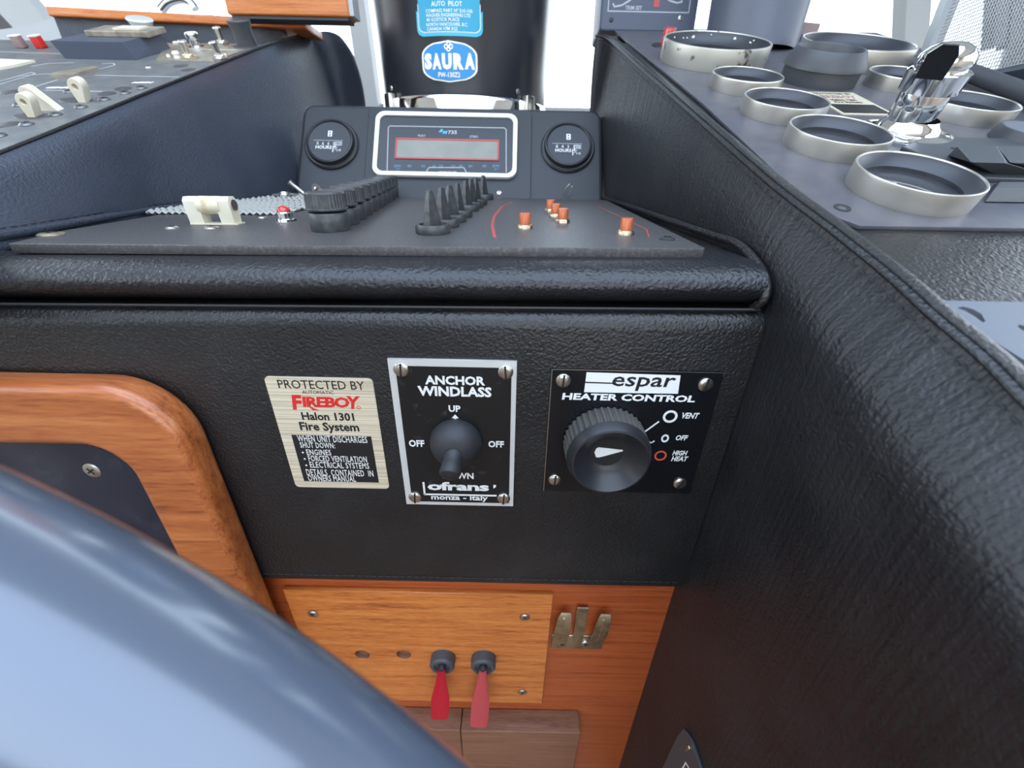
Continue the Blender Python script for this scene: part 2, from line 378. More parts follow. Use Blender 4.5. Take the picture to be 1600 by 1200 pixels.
# ------------------------------------------------------------------ cabin shell
def struct(name, bm, mt, smooth=False):
    o = obj(name, bm, mt, smooth=smooth); o['kind'] = 'structure'; return o
XW = 1.35; YF = 1.15; YB = -1.9; ZF = -1.15; ZC = .78; ZS = .17
struct('floor', box(B(), -XW, XW, YB, YF, ZF-.05, ZF), M['floor'])
b = B(); box(b, -XW, XW, .30, YF+.05, ZC, ZC+.05); box(b, -XW, XW, YB, -1.1, ZC, ZC+.05); box(b, -XW, -.75, -1.1, .30, ZC, ZC+.05); box(b, .75, XW, -1.1, .30, ZC, ZC+.05)  # hatch opening added in the unseen ceiling to let more sky light down
struct('ceiling', b, M['ceil'])
struct('wall_front', box(B(), -XW, XW, YF, YF+.05, ZF, .115), M['wall'])
bm = B()
for s in (-1, 1):
    b = B(); xa, xb = sorted((s*XW, s*(XW+.05)))
    box(b, xa, xb, YB, YF+.05, ZF, ZS-.05); box(b, xa, xb, YB, YF+.05, ZC-.10, ZC+.05); box(b, xa, xb, YB, -1.2, ZS-.05, ZC-.10); box(b, xa, xb, -.2, -.12, ZS-.05, ZC-.10)
    struct('wall_left' if s < 0 else 'wall_right', b, M['wall'])
b = B(); box(b, -XW, XW, YB-.05, YB, ZF, -.35); box(b, -XW, XW, YB-.05, YB, ZC-.15, ZC); box(b, -XW, -1.1, YB-.05, YB, -.35, ZC-.15); box(b, 1.1, XW, YB-.05, YB, -.35, ZC-.15)  # unseen rear opening made larger to add soft sky light from behind
struct('wall_back', b, M['wall'])
# windshield posts and panes
def bar(bm, a, b, wx, wy):
    a = V(a); b = V(b); d = (b-a).normalized(); s = d.cross(V((0,1,0))).normalized(); u = s.cross(d)
    vs = []
    for p in (a, b):
        for i, j in ((-1,-1),(1,-1),(1,1),(-1,1)): vs.append(bm.verts.new(p + s*wx/2*i + u*wy/2*j))
    for f in ((0,1,2,3),(7,6,5,4),(0,4,5,1),(1,5,6,2),(2,6,7,3),(3,7,4,0)): bm.faces.new([vs[k] for k in f])
    return bm
GL = Plane((0, .95, 0), (1,0,0), (0,0,1))
def gpt(px, py): return GL.w(px, py)
struct('trim_1', bar(B(), (-XW, .99, .085), (XW, .99, .085), .05, .06), M['frame'])
p0 = gpt(582, 170); p1 = gpt(536, -160)
wf = struct('window_1', bar(B(), p0, p1, .032, .03), M['frame'])
p0 = gpt(78, 62); p1 = gpt(-60, -90)
struct('window_2', bar(B(), p0, p1, .06, .03), M['frame'])
p0 = gpt(1420, 90); p1 = gpt(1434, -160)
struct('window_3', bar(B(), p0, p1, .040, .03), M['frame'])
obj('pane', box(B(), -XW, XW, .966, .970, .115, ZC), M['glass'], wf, smooth=False)

# ------------------------------------------------------------------ small shared makers
def slot_screw(pl, px, py, r, parent, h=.0, ang=0, dome=.0012, name='screw', m=None):
    x, y = pl.at(px, py, h)
    b = B()
    t = B(); lathe(t, [(r, 0), (r, dome*.5), (r*.86, dome*.85), (r*.55, dome*1.05), (r*.16, dome*1.12), (0, dome*1.12)], 24)
    merge(b, t, Matrix.Translation((x, y, h)))
    s = obj(name, b, m or M['steel'], parent)
    b = B(); box(b, -r*.97, r*.97, -r*.13, r*.13, dome*.95, dome*1.22); b.transform(Matrix.Translation((x, y, h)) @ Matrix.Rotation(ang, 4, 'Z'))
    obj('slot', b, M['black_print'], s, smooth=False)
    return s
def xscrew(x, y, r, parent, h=0, m=None, dome=.0008, deep=True):
    b = B(); t = B(); lathe(t, [(r, 0), (r, dome*.3), (r*.8, dome*.8), (r*.4, dome), (0, dome)], 20); merge(b, t, Matrix.Translation((x, y, h)))
    s = obj('screw', b, m or M['steel'], parent)
    b = B(); box(b, -r*.5, r*.5, -r*.12, r*.12, dome*.8, dome*1.1); box(b, -r*.12, r*.12, -r*.5, r*.5, dome*.8, dome*1.12); b.transform(Matrix.Translation((x, y, h)) @ Matrix.Rotation(.6, 4, 'Z'))
    obj('recess', b, M['black_print'], s, smooth=False); return s

# ------------------------------------------------------------------ centre console (leather)
cc = thing('padded_console', 'black leather centre console with a padded front face and rolled top edge', 'console', Matrix.Translation((-.06, .16, -.22)))
def profx(bm, prof, x0, x1, nx=2):
    """profile of (y,z) swept along x"""
    rows = [[V((x0+(x1-x0)*k/nx, y, z)) for y, z in prof] for k in range(nx+1)]
    grid(bm, rows)
    for r in (rows[0], rows[-1]): bm.faces.new([bm.verts.new(p) for p in r])
    return bm
def arc(cy, cz, r, a0, a1, n=8): return [(cy+r*math.cos(math.radians(a0+(a1-a0)*k/n)), cz+r*math.sin(math.radians(a0+(a1-a0)*k/n))) for k in range(n+1)]
XL = -.62
zt = -.0512; zb = -.2185
prof = [(.20, zt)] + arc(.168, zt-.008, .008, 90, 180) + arc(.163, zb+.003, .003, 180, 270) + [(.20, zb)]
def lean(bm, z0=-.1):
    for v in bm.verts:
        if v.co.z > z0: v.co.z += .0138*(v.co.x+.044)
    return bm
obj('front_panel', lean(profx(B(), prof, XL, .1028)), M['leather'], cc, world=True)
prof = [(.20, -.0330)] + [(.176+.0155*math.cos(math.radians(a)), -.0416+.0087*math.sin(math.radians(a))) for a in range(90, 271, 9)] + [(.20, -.0503)]
b = lean(profx(B(), prof, XL, .0995))
obj('rolled_edge', b, M['leather_roll'], cc, world=True)
dz = lambda y, x=0: TILT*y-.0328+.011*x
# top cushion under the switch panel, following the side walls
b = B()
prism(b, [(XL, .185), (.099, .185), (.096, .30), (.088, .44), (-.22, .44), (-.26, .25), (XL, .2)], -.012, 0)
for v in b.verts: v.co.z = dz(v.co.y, v.co.x)-.0041 + v.co.z
obj('top_cushion', b, M['leather'], cc, world=True)
pp = [V((.103-(y-.17)*.070-.0030, y, dz(y, .1)-.0002)) for y in (.42, .36, .30, .25, .215, .19)]
pp += [V((.0995, .172, -.0325)), V((.1000, .1635, -.0380)), V((.0995, .1610, -.0440)), V((.098, .1645, -.0485))]
path = smoothpath(pp, 8)
obj('piping', tube(B(), path, .0018, 10), M['leather'], cc, world=True)
def stitches(path, step, ln, r, off=V((0,0,0)), gap=1.7):
    b = B(); acc = 0; last = None
    L_ = [0]
    for a, c in zip(path, path[1:]): L_.append(L_[-1]+(c-a).length)
    s = 0
    def P(d):
        d = max(0, min(L_[-1]*.9999, d))
        for i in range(len(L_)-1):
            if L_[i+1] >= d: return path[i].lerp(path[i+1], (d-L_[i])/max(1e-9, L_[i+1]-L_[i]))
        return path[-1]
    while s < L_[-1]-ln:
        a = P(s); c = P(s+ln); d = c-a
        tube(b, [a+off, a+off+d*.5+V((0,0,0)), c+off], [r*.5, r, r*.5], 6); s += step
    return b
obj('stitching', stitches(path, .0032, .0022, .00035, V((-.0012, -.0004, .0014))), M['stitch'], cc, world=True, kind='stuff')
hem = [V((x*.01, .1598, -.2125)) for x in range(-16, 11)]
obj('stitching', stitches(hem, .0042, .003, .00032), M['stitch'], cc, world=True, kind='stuff')
obj('hem_seam', lean(tube(B(), [V((XL, .1625, -.0505)), V((.1, .1625, -.0505))], .0006, 6)), M['stitch'], cc, world=True)

# ------------------------------------------------------------------ side consoles
def seam_off(P, d): return P + V((d, 0, 0))
# right
rc = thing('padded_console', 'black leather console with stitched sloping edge beneath the round gauges', 'console', Matrix.Translation((.30, .20, -.40)))
RS = Plane(RTOP.o + RTOP.ez*.003, RTOP.ex, RTOP.ey)
seam_px = [(931, 56), (950, 62), (985, 92), (1050, 152), (1110, 206), (1200, 286), (1293, 358), (1380, 428), (1450, 492), (1530, 560), (1600, 632), (1720, 745), (1900, 920)]
seam = smoothpath([RS.w(*q) for q in seam_px], 6)
near = seam[-1]
seam.append(near + V((.0, -.03, -.012)))
# base line of the wall where it meets the deck / runs down
base = []
rows = []
def wallx_r(y):   # x of the right wall foot
    return .103 if y < .17 else .103 - (y-.17)*.070
for P in seam:
    xf = wallx_r(P.y); r = []
    zt_ = P.z
    for k in range(36):
        t = k/35
        # drop from the seam: first a soft outward bulge, then down the wall
        z = zt_ - .55*t**1.6
        Lb = max(.026, P.z-dz(P.y)); s = min(1, (zt_-z)/Lb)
        x = P.x + (xf - P.x)*(s*s*(3-2*s)) - .0020*math.sin(PI*min(1, (zt_-z)/Lb))
        r.append(V((x, P.y, z)))
    rows.append(r)
# far end cap going round to the right
far = rows[0]
cap = []
for k in range(1, 5):
    a = k/4*PI/2
    cap.insert(0, [p + V((.012*(1-math.cos(a))*1.0, .014*math.sin(a), 0 if i else -.004*k)) for i, p in enumerate(far)])
obj('side_panel', grid(B(), cap + rows), M['leather_side'], rc, world=True)
# closing the wall away from the viewer (back side and body)
b = B(); tp = [(P.x, P.y) for P in seam]
T = [V((p.x, p.y, p.z)) for p in seam]
w1 = RTOP.w(1446, 78); w2 = RTOP.w(1640, 150)
xlim = lambda y: w1.x + (w2.x-w1.x)*(y-w1.y)/(w2.y-w1.y)
topz = lambda y: SL*y-.0791-.0018
rows = []
for P in seam:
    rows.append([P, P+V((.0012, 0, -.0002)), P+V((.003, 0, .0009)), P+V((.006, 0, .0012)), P+V((.009, 0, .0002)), V((P.x+.0125, P.y, topz(P.y)-.0004)), V((P.x+.03, P.y, topz(P.y))), V((min(.62, max(P.x+.04, xlim(P.y))), P.y, topz(P.y)))])
obj('top_pad', grid(B(), rows), M['leather'], rc, world=True)
# piping pair and stitching
obj('piping', tube(B(), [p + V((-.0002, 0, .0001)) for p in seam], .00075, 8), M['leather'], rc, world=True)
obj('piping', tube(B(), [p + V((.0030, 0, .0008)) for p in seam], .0006, 8), M['leather'], rc, world=True)
obj('stitching', stitches([p + V((-.0019, 0, -.0026)) for p in seam], .0046, .0030, .0003), M['stitch'], rc, world=True, kind='stuff')
# back of the console
b = B(); box(b, .09, .34, .538, .56, -.3, topz(.54)-.001); obj('rear_panel', b, M['leather'], rc, world=True)

# left
lc = thing('padded_console', 'dark leather console wall with soft rounded end beside the hour meters', 'console', Matrix.Translation((-.40, .30, -.20)))
LS = Plane(LTOP.o + LTOP.ez*.0015, LTOP.ex, LTOP.ey)
lpx = [(-520, 470), (-330, 380), (-160, 308), (0, 239), (75, 209), (150, 178), (225, 147), (300, 117), (375, 87), (430, 66)]
ls = [LS.w(*q) for q in lpx]
end = ls[-1]
for q_, yy in (((480, 53), .560), ((512, 49), .580), ((535, 60), .594), ((549, 88), .602), ((553, 112), .606)): ls.append(hitp(*q_, (0, yy, 0), (0, 1, 0)))
ls = smoothpath(ls, 5)
fl = [DECK.w(*q) for q in ((-300, 420), (0, 375), (120, 352), (245, 330), (360, 317), (470, 303))]
fl = sorted(fl, key=lambda p: p.y)
def foot(y):
    if y <= fl[0].y: return fl[0].x
    for a, c in zip(fl, fl[1:]):
        if y <= c.y: return a.x+(c.x-a.x)*(y-a.y)/(c.y-a.y)
    return fl[-1].x + (y-fl[-1].y)*.0
rows = []
for P in ls:
    xf = foot(P.y); r = []
    for k in range(21):
        t = k/20; h = P.z - dz(P.y, P.x)+.004
        z = P.z - h*t
        s = t*t*(3-2*t)
        roll = .010*math.sqrt(max(0, 1-(1-min(1, t/.28))**2))
        x = P.x + ((xf-.006 if P.y < .44 else max(xf-.006, P.x+.002))-P.x)*s + roll*(1-.4*t)
        r.append(V((x, P.y, z)))
    rows.append(r)
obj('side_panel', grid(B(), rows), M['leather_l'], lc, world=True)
obj('piping', tube(B(), [p + V((.0006, 0, .0003)) for p in ls[:-18]], .0009, 8), M['leather'], lc, world=True)
fpath = smoothpath([V((foot(y)-.0005, y, dz(y, foot(y))+.0012)) for y in (.10, .16, .20, .24, .28, .32)], 5)
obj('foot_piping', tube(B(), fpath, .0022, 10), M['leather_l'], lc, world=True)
obj('stitching', stitches([p + V((.0002, -.0004, .0028)) for p in fpath], .0048, .0034, .0004), M['stitch'], lc, world=True, kind='stuff')
rows = [[P, V((P.x-.0025, P.y, P.z-.0004)), V((P.x-.006, P.y, P.z-.0045)), V((-1.1, P.y, P.z-.0045))] for P in ls[:-26]]
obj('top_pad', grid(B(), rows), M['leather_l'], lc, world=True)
b = B(); e = ls[-20]
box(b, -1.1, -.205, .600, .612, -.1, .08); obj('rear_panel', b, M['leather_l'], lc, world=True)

# ------------------------------------------------------------------ wooden bulkhead under the leather
b = B(); box(b, XL, .104, .167, .185, -.75, zb+.001)
bulk = obj('wall_wooden_bulkhead', b, M['wood_red'], smooth=False); bulk.name = 'trim_2'; bulk['kind'] = 'structure'
WS = Plane((0, .1635, 0), (1,0,0), (0,0,1))
sp = thing('switch_board', 'orange teak switch board with two empty holes and two red paddles', 'switch board', WS.frame(*WS.at(660, 1010)))
def lc_(pl, th_, px, py, h=0):
    """plane point of a photograph position in the local frame of the thing"""
    p = WM[th_.name].inverted() @ pl.w(px, py, h); return (p.x, p.y)
Q = lambda px, py, h=0: lc_(WS, sp, px, py, h)
x0, yt = Q(443, 925); x1, _ = Q(863, 940); _, yb = Q(790, 1098)
holes = [circ(*Q(px, py), .0049, 24) for px, py in ((566, 1023), (631, 1023))]
obj('board', plate2d([[(x0, yb), (x1, yb), (x1, yt+.002), (x0, yt+.002)]] + holes, -.0035, 0, .0004, 1), M['wood'], sp, smooth=False)
for px, py in ((566, 1023), (631, 1023)):
    b = B(); lathe(b, [(.0049, -.0001), (.0047, -.0033), (0, -.0033)], 24); b.transform(Matrix.Translation((*Q(px, py), 0))); obj('hole', b, M['wood_dull'], sp)
for px, py in ((489, 959), (820, 964), (816, 1081)):
    x, y = Q(px, py)
    s = xscrew(x, y, .0026, sp, .0000)
    b = B(); lathe(b, [(.0036, .0002), (.0027, .0003), (.0026, .0001)], 20); b.transform(Matrix.Translation((x, y, 0))); obj('washer', b, M['wood_dull'], sp)
for i, ((px, py), (ax, ay), (bx, by), mt) in enumerate((((693, 1026), (692, 1047), (687, 1122), M['red_clear']), ((756, 1027), (756, 1048), (748, 1134), M['pink_clear']))):
    x, y = Q(px, py)
    b = B(); lathe(b, [(.0084, 0), (.0084, .0062), (.0074, .0074), (.0056, .0074), (.0050, .0058), (.0, .0055)], 30, rf=lambda k, r, z: r*(1.02 if k % 2 and r > .008 else 1)); b.transform(Matrix.Translation((x, y, 0)))
    s = obj('paddle_switch', b, M['plastic_grey'], sp)
    a = WM[sp.name].inverted() @ WS.w(ax, ay, .0075); c = WM[sp.name].inverted() @ WS.w(bx, by, .019)
    b = B(); lathe(b, [(0, 0), (.0026, .0005), (.0022, .003), (0, .0042)], 14); b.transform(Matrix.Translation((x, y, .0055))); obj('stem', b, M['rubber'], s)
    st = V((x, y, .0085)); d = (c-st); n_ = 10; b = B(); rings = []
    sd = V((1, 0, 0)); nrm = d.normalized().cross(sd).normalized()
    for k in range(n_+1):
        t = k/n_; wd = (.0026+.0036*min(1, t*1.8)**1.5) if t < .97 else .0056; th_ = .0016-.0004*t
        p = st + d*t
        rings.append([p+sd*wd*i+nrm*th_*j for i, j in ((-1, -.5), (-.6, -1), (.6, -1), (1, -.5), (1, .5), (.6, 1), (-.6, 1), (-1, .5))])
    vs = [[b.verts.new(p) for p in r] for r in rings]
    for r0, r1 in zip(vs, vs[1:]):
        for k in range(8): b.faces.new((r0[k], r0[(k+1)%8], r1[(k+1)%8], r1[k]))
    b.faces.new(vs[0][::-1]); b.faces.new(vs[-1])
    obj('paddle', b, mt, s, label='ridged clear red paddle' if i == 0 else 'faded pinkish red paddle')
# clip
cl = thing('spring_clip', 'tarnished metal spring clip screwed to reddish wood beside the switch board', 'clip', WOODP.frame(*WOODP.at(905, 985)))
K = lambda px, py, h=0: lc_(WOODP, cl, px, py, h)
xa, ya = K(862, 990); xb, yb2 = K(938, 1012)
obj('base_plate', box(B(), xa, xb, yb2, ya, 0, .0012, .0004), M['brass'], cl)
def bent(bm, prof, x0, x1, th=.0009, round_top=True):
    rows = []; n = len(prof)
    for k, (y, z) in enumerate(prof):
        a = prof[max(k-1, 0)]; c = prof[min(k+1, n-1)]; d = V((c[0]-a[0], c[1]-a[1])).normalized(); nn = V((-d.y, d.x))*th/2
        cut = 0
        if round_top and k >= n-3: cut = (x1-x0)*(.05, .14, .32)[k-(n-3)]
        rows.append([V((x0+cut, y+nn.x, z+nn.y)), V((x1-cut*.2, y+nn.x, z+nn.y)), V((x1-cut*.2, y-nn.x, z-nn.y)), V((x0+cut, y-nn.x, z-nn.y)), V((x0+cut, y+nn.x, z+nn.y))])
    grid(bm, rows)
    bm.faces.new([bm.verts.new(p) for p in rows[-1][:4]]); return bm
yc = ya
for (pxa, pxb, ytop, out) in ((865, 889, 960, .010), (925, 948, 962, .010)):
    xa_, _ = K(pxa, 985, .004); xb_, _ = K(pxb, 985, .004); _, yt_ = K((pxa+pxb)/2, ytop, out*.7)
    pr = [(yb2+.001, .0008), (ya-.001, .003), (ya+(yt_-ya)*.35, .0065), (ya+(yt_-ya)*.7, .0078), (ya+(yt_-ya)*.9, .0072), (yt_, .0058)]
    s = obj('wing', bent(B(), pr, xa_, xb_), M['brass'], cl)
    xm = (xa_+xb_)/2; b = B(); tube(b, [V((xm, p[0], p[1]+.0006)) for p in pr[1:5]], .0006, 6); obj('rib', b, M['brass'], s)
xa_, _ = K(897, 985, .003); xb_, _ = K(914, 985, .003); _, yt_ = K(905, 947, .002)
pr = [(yb2+.001, .001), (ya-.001, .0016), (ya+(yt_-ya)*.4, .0030), (ya+(yt_-ya)*.75, .0014), (yt_, .0032)]
obj('tongue', bent(B(), pr, xa_, xb_, round_top=False), M['brass'], cl)
for px in (878, 914):
    x, y = K(px, 1005, .0015); xscrew(x, y, .0026, cl, .0012, dome=.0014)
# wooden block at the bottom
BP = Plane((0, .152, 0), (1,0,0), (0,0,1))
bx0 = BP.w(662, 1143).x; bxm = BP.w(721, 1160).x; bx1 = BP.w(906, 1150).x; bz = BP.w(790, 1143).z
wb = thing('wooden_ledge', 'dull brown wooden ledge of two boards under the red paddles', 'ledge', Matrix.Translation((bx0, .152, bz)))
obj('board', box(B(), bx0-.03, bxm-.0003, .152, .1668, bz-.12, bz, .0006), M['wood_dull'], wb, world=True)
obj('board', box(B(), bxm+.0003, bx1, .1518, .1668, bz-.12, bz, .0006), M['wood_dull'], wb, world=True)

# ------------------------------------------------------------------ wooden frame with dark insert
wf = thing('wooden_surround', 'thick rounded varnished teak surround around a dark smoked panel', 'surround', FRONT.frame(-.20, -.20))
x1 = -.1425+.20; y1 = -.0812+.20
TH = .0155
ix1 = hitp(262, 830, (0, .16-TH*.8, 0), (0,1,0)).x + .20; iy1 = hitp(100, 693, (0, .16-TH*.8, 0), (0,1,0)).z + .20
outer = rrect(-.42, -.16, x1, y1, .030, 12); inner = rrect(-.30, -.12, ix1, iy1, .017, 10)
me = plate2d([outer, inner], 0, TH, .0045, 5)
obj('frame', me, M['wood_frame'], wf)
obj('insert_panel', plate2d([rrect(-.31, -.13, ix1+.002, iy1+.002, .017, 8)], .0005, .0035), M['dark_panel'], wf, smooth=False)
x, y = FRONT.at(144, 735, .0035); xscrew(x+.20, y+.20, .0042, wf, .0035)

# ------------------------------------------------------------------ fire system sticker
def plate_thing(name, label, cat, px, py, pl=FRONT): return thing(name, label, cat, pl.frame(*pl.at(px, py)))
class Loc:
    """a plane shifted so that its local frame is that of a thing"""
    def __init__(s, pl, th_): s.pl = pl; s.inv = WM[th_.name].inverted()
    def at(s, px, py, h=0):
        p = s.inv @ s.pl.w(px, py, h); return (p.x, p.y)
fs = plate_thing('warning_sticker', 'brushed foil fire system sticker with red and black lettering beside the wooden frame', 'sticker', 512, 675)
A = Loc(FRONT, fs)
X0, Y1 = -.1090, -.0822; X1, Y0 = -.0613, -.1452; o_ = WM[fs.name].translation
X0 -= o_.x; X1 -= o_.x; Y0 -= o_.z; Y1 -= o_.z
obj('foil', plate2d([rrect(X0, Y0, X1, Y1, .0022)], 0, .0004), M['brush_label'], fs, smooth=False)
kx0, ky1 = A.at(457, 678.5); kx1, ky0 = A.at(591, 753)
kx0 = A.at(466, 715)[0]; kx1 = A.at(586, 715)[0]
obj('black_field', prism(B(), [(kx0, ky0), (kx1, ky0), (kx1, ky1), (kx0, ky1)], .0004, .0005), M['black_print'], fs, smooth=False)
b = B(); z = .0004
txtpx(b, A, 'PROTECTED BY', 434.5, 594.5, 569, 608, z, bold=.004)
txtpx(b, A, 'AUTOMATIC', 472, 610.5, 521, 615.5, z)
txtpx(b, A, 'Halon 1301', 471.5, 644.5, 553, 657, z, bold=.028)
txtpx(b, A, 'Fire System', 469, 660, 561, 677, z, bold=.028)
obj('black_lettering', b, M['black_print'], fs, smooth=False)
b = B(); txtpx(b, A, 'F', 455, 617, 473, 640, z, bold=.045, shear=.15); txtpx(b, A, 'IREBO', 472, 620, 546, 636.5, z, bold=.04, shear=.1, sp=.9); txtpx(b, A, 'Y', 543, 619, 564, 639, z, bold=.04, shear=.2)
cx, cy = A.at(489, 640); tube(b, [V((cx-.0015, cy+.0025, z)), V((cx+.0005, cy+.0004, z)), V((cx+.003, cy, z))], [.0003, .0007, .0001], 6, flat=.2)
cx, cy = A.at(561, 636); ringflat(cx, cy, .0009, .0006, z, .0001, b)
obj('red_lettering', b, M['red_print'], fs, smooth=False)
b = B(); z = .0005
for s, a in (('WHEN UNIT DISCHARGES', (465, 681, 573.5, 691)), ('SHUT DOWN:', (469, 691.5, 523, 700)), ('ENGINES', (479, 702.5, 517, 711)), ('FORCED VENTILATION', (482, 712.5, 573, 721.5)),
             ('ELECTRICAL SYSTEMS', (484.5, 722.5, 576.5, 731.5)), ('DETAILS  CONTAINED  IN', (479, 734, 583, 743.5)), ('OWNERS MANUAL', (481.5, 743, 555.5, 752))):
    txtpx(b, A, s, *a, z, bold=.004, sp=1.08)
for px, py in ((474, 706), (477, 716), (479.5, 726)):
    x, y = A.at(px, py); prism(b, circ(x, y, .0005, 8), z, z+.0001)
obj('white_lettering', b, M['offwhite'], fs, smooth=False)

# ------------------------------------------------------------------ anchor windlass plate
aw = plate_thing('windlass_switch', 'black switch plate with silver border and rubber booted toggle lever', 'switch', 710, 672)
A = Loc(FRONT, aw); o_ = WM[aw.name].translation
X0, X1, Y0, Y1 = -.0533-o_.x, .0019-o_.x, -.1545-o_.z, -.0722-o_.z
obj('plate', plate2d([[(X0, Y0), (X1, Y0), (X1, Y1), (X0, Y1)]], 0, .0012), M['silverpaint'], aw, smooth=False)
ix0 = X0+.0031; ix1_ = X1-.0022; iy0 = Y0+.0022; iy1_ = Y1-.0031
obj('black_face', prism(B(), [(ix0, iy0), (ix1_, iy0), (ix1_, iy1_), (ix0, iy1_)], .0011, .0014), M['black_plate'], aw, smooth=False)
b = B(); z = .0014
txtpx(b, A, 'ANCHOR', 664, 587.5, 758, 601.5, z, bold=.035)
txtpx(b, A, 'WINDLASS', 653, 604, 768, 619.5, z, bold=.035)
txtpx(b, A, 'UP', 701, 633.5, 719.5, 643.5, z, bold=.03)
x, y = A.at(712, 652); prism(b, [(x-.0005, y-.002), (x+.0005, y-.002), (x+.0005, y+.0004), (x+.0016, y+.0004), (x, y+.0024), (x-.0016, y+.0004), (x-.0005, y+.0004)], z, z+.0001)
txtpx(b, A, 'OFF', 639, 687.5, 663, 698, z, bold=.03); txtpx(b, A, 'OFF', 763, 689, 787.5, 699, z, bold=.03)
txtpx(b, A, 'DOWN', 692, 738.5, 740, 748, z, bold=.03)
txtpx(b, A, 'ofrans', 668, 753.5, 764, 766.5, z, bold=.035, sp=.95)
xl, yl = A.at(661, 751); xl2, yl2 = A.at(661, 770); xr, _ = A.at(775, 770)
strip(b, [(xl+.0005, yl), (xl+.0005, yl2+.0004), (xr, yl2+.0004)], .0010, z)
x, y = A.at(773, 757); prism(b, [(x-.0007, y+.0009), (x+.0007, y+.0009), (x+.0006, y-.0004), (x-.0005, y-.0014)], z, z+.0001)
txtpx(b, A, 'monza - italy', 674, 773.5, 762, 783.5, z, bold=.02)
obj('white_lettering', b, M['white'], aw, smooth=False)
class FrP:   # same plane, but positions come out in the thing's frame for the screw maker
    def __init__(s, A): s.A = A
    def at(s, px, py, h=0): return s.A.at(px, py, h)
for px, py, an in ((627, 577, 1.5), (790, 581, 1.65), (649, 776, 1.5), (787, 778, 1.5)):
    slot_screw(FrP(A), px, py, .0033, aw, .0014, an)
cx, cy = A.at(712, 693, .004)
b = B(); lathe(b, [(.0118, 0), (.0122, .0015), (.0118, .004), (.0105, .0072), (.0085, .0098), (.006, .0112), (.0038, .0117)], 36); b.transform(Matrix.Translation((cx, cy, .0014)))
bt = obj('rubber_boot', b, M['rubber'], aw)
tip = WM[aw.name].inverted() @ FRONT.w(702, 746, .0215)
st = V((cx, cy-.001, .010)); d = tip-st
b = B(); tube(b, [st-d*.1, st+d*.10, st+d*.25, st+d*.5, st+d*.8, st+d*.93, st+d*1.0], [.0058, .0052, .0042, .0044, .0048, .0042, .0016], 20)
obj('lever', b, M['rubber'], bt)

# ------------------------------------------------------------------ heater control
hc = plate_thing('heater_control', 'black heater control plate with large knurled knob and slotted screws', 'control', 985, 670)
A = Loc(FRONT, hc); o_ = WM[hc.name].translation
X0, X1, Y0, Y1 = .0169-o_.x, .0911-o_.x, -.1436-o_.z, -.0754-o_.z
obj('plate', plate2d([[(X0, Y0), (X1, Y0), (X1, Y1), (X0, Y1)]], 0, .0010), M['gloss_black'], hc, smooth=False)
b = B(); strip(b, [(X0+.0002, Y0), (X0+.0002, Y1-.0002), (X1, Y1-.0002), (X1, Y1-.002)], .00035, .0010); obj('worn_edge', b, M['steel'], hc, smooth=False)
b = B(); z = .0010
q = [A.at(*p) for p in ((912, 611), (1058, 613.5), (1062, 585), (916, 580))]
prism(b, q, z, z+.0001)
txtpx(b, A, 'HEATER CONTROL', 878, 616, 1087, 626.5, z, bold=.035, shear=.05)
txtpx(b, A, 'VENT', 1065.5, 645, 1092.5, 654, z, bold=.03, shear=.2); txtpx(b, A, 'OFF', 1056, 680, 1075, 688, z, bold=.03, shear=.2)
txtpx(b, A, 'HIGH', 1051, 704, 1074, 711.5, z, bold=.03, shear=.2); txtpx(b, A, 'HEAT', 1049, 713, 1075, 720.5, z, bold=.03, shear=.2)
x, y = A.at(1046, 649); ringflat(x, y, .0033, .0022, z, .0001, b)
x, y = A.at(1038, 683); ringflat(x, y, .0018, .0010, z, .0001, b, 1.25)
strip(b, [A.at(1006, 673), A.at(1028, 657)], .0007, z); strip(b, [A.at(1009, 689), A.at(1018, 689.5), A.at(1021, 687)], .0006, z)
obj('white_lettering', b, M['white'], hc, smooth=False)
b = B(); z = .0011
txtpx(b, A, 'espar', 956, 589, 1055, 611, z, bold=.012, shear=.1)
strip(b, [A.at(914, 595.5), A.at(958, 597)], .0006, z)
obj('logo_lettering', b, M['black_print'], hc, smooth=False)
b = B(); x, y = A.at(1031, 710); ringflat(x, y, .0029, .0021, .001, .0001, b); obj('red_ring', b, M['redring'], hc, smooth=False)
for px, py, an in ((880, 594, 1.5), (1102, 600.5, 1.45), (867, 749, 1.5), (1062, 754.5, 1.2)):
    slot_screw(FrP(A), px, py, .0032, hc, .0010, an)
kx, ky = A.at(944, 692, .003)
b = B()
R0 = .0182
def kn(k, r, z): return r*(1.0 + (.045 if (k % 4) in (0, 1) else 0)) if .0005 < z < .0128 and r > .0165 else r
lathe(b, [(R0*.98, 0), (R0, .001), (R0*.985, .0125)], 160, rf=kn)
b.transform(Matrix.Translation((kx, ky, .001)))
kb = obj('knob', b, M['knob_side'], hc)
b = B(); lathe(b, [(R0*1.02, .0120), (R0*1.03, .0125), (R0*.985, .0150), (R0*.93, .0170), (R0*.88, .0172)], 160)
lathe(b, [(R0*.88, .0172), (R0*.62, .0120), (R0*.42, .0092), (R0*.40, .0092)], 80)
b.transform(Matrix.Translation((kx, ky, .001)))
obj('knob_face', b, M['plastic'], kb)
b = B(); prism(b, circ(kx, ky, R0*.405, 40), .010, .0103); obj('hub_disc', b, M['backing'], kb, smooth=False)
b = B(); prism(b, [(kx-.0052, ky+.0022), (kx-.0058, ky), (kx-.0048, ky-.0026), (kx-.0035, ky-.0028), (kx+.0068, ky+.0010), (kx+.0068, ky+.0016), (kx-.0042, ky+.0028)], .0103, .0105); obj('pointer', b, M['white'], kb, smooth=False)
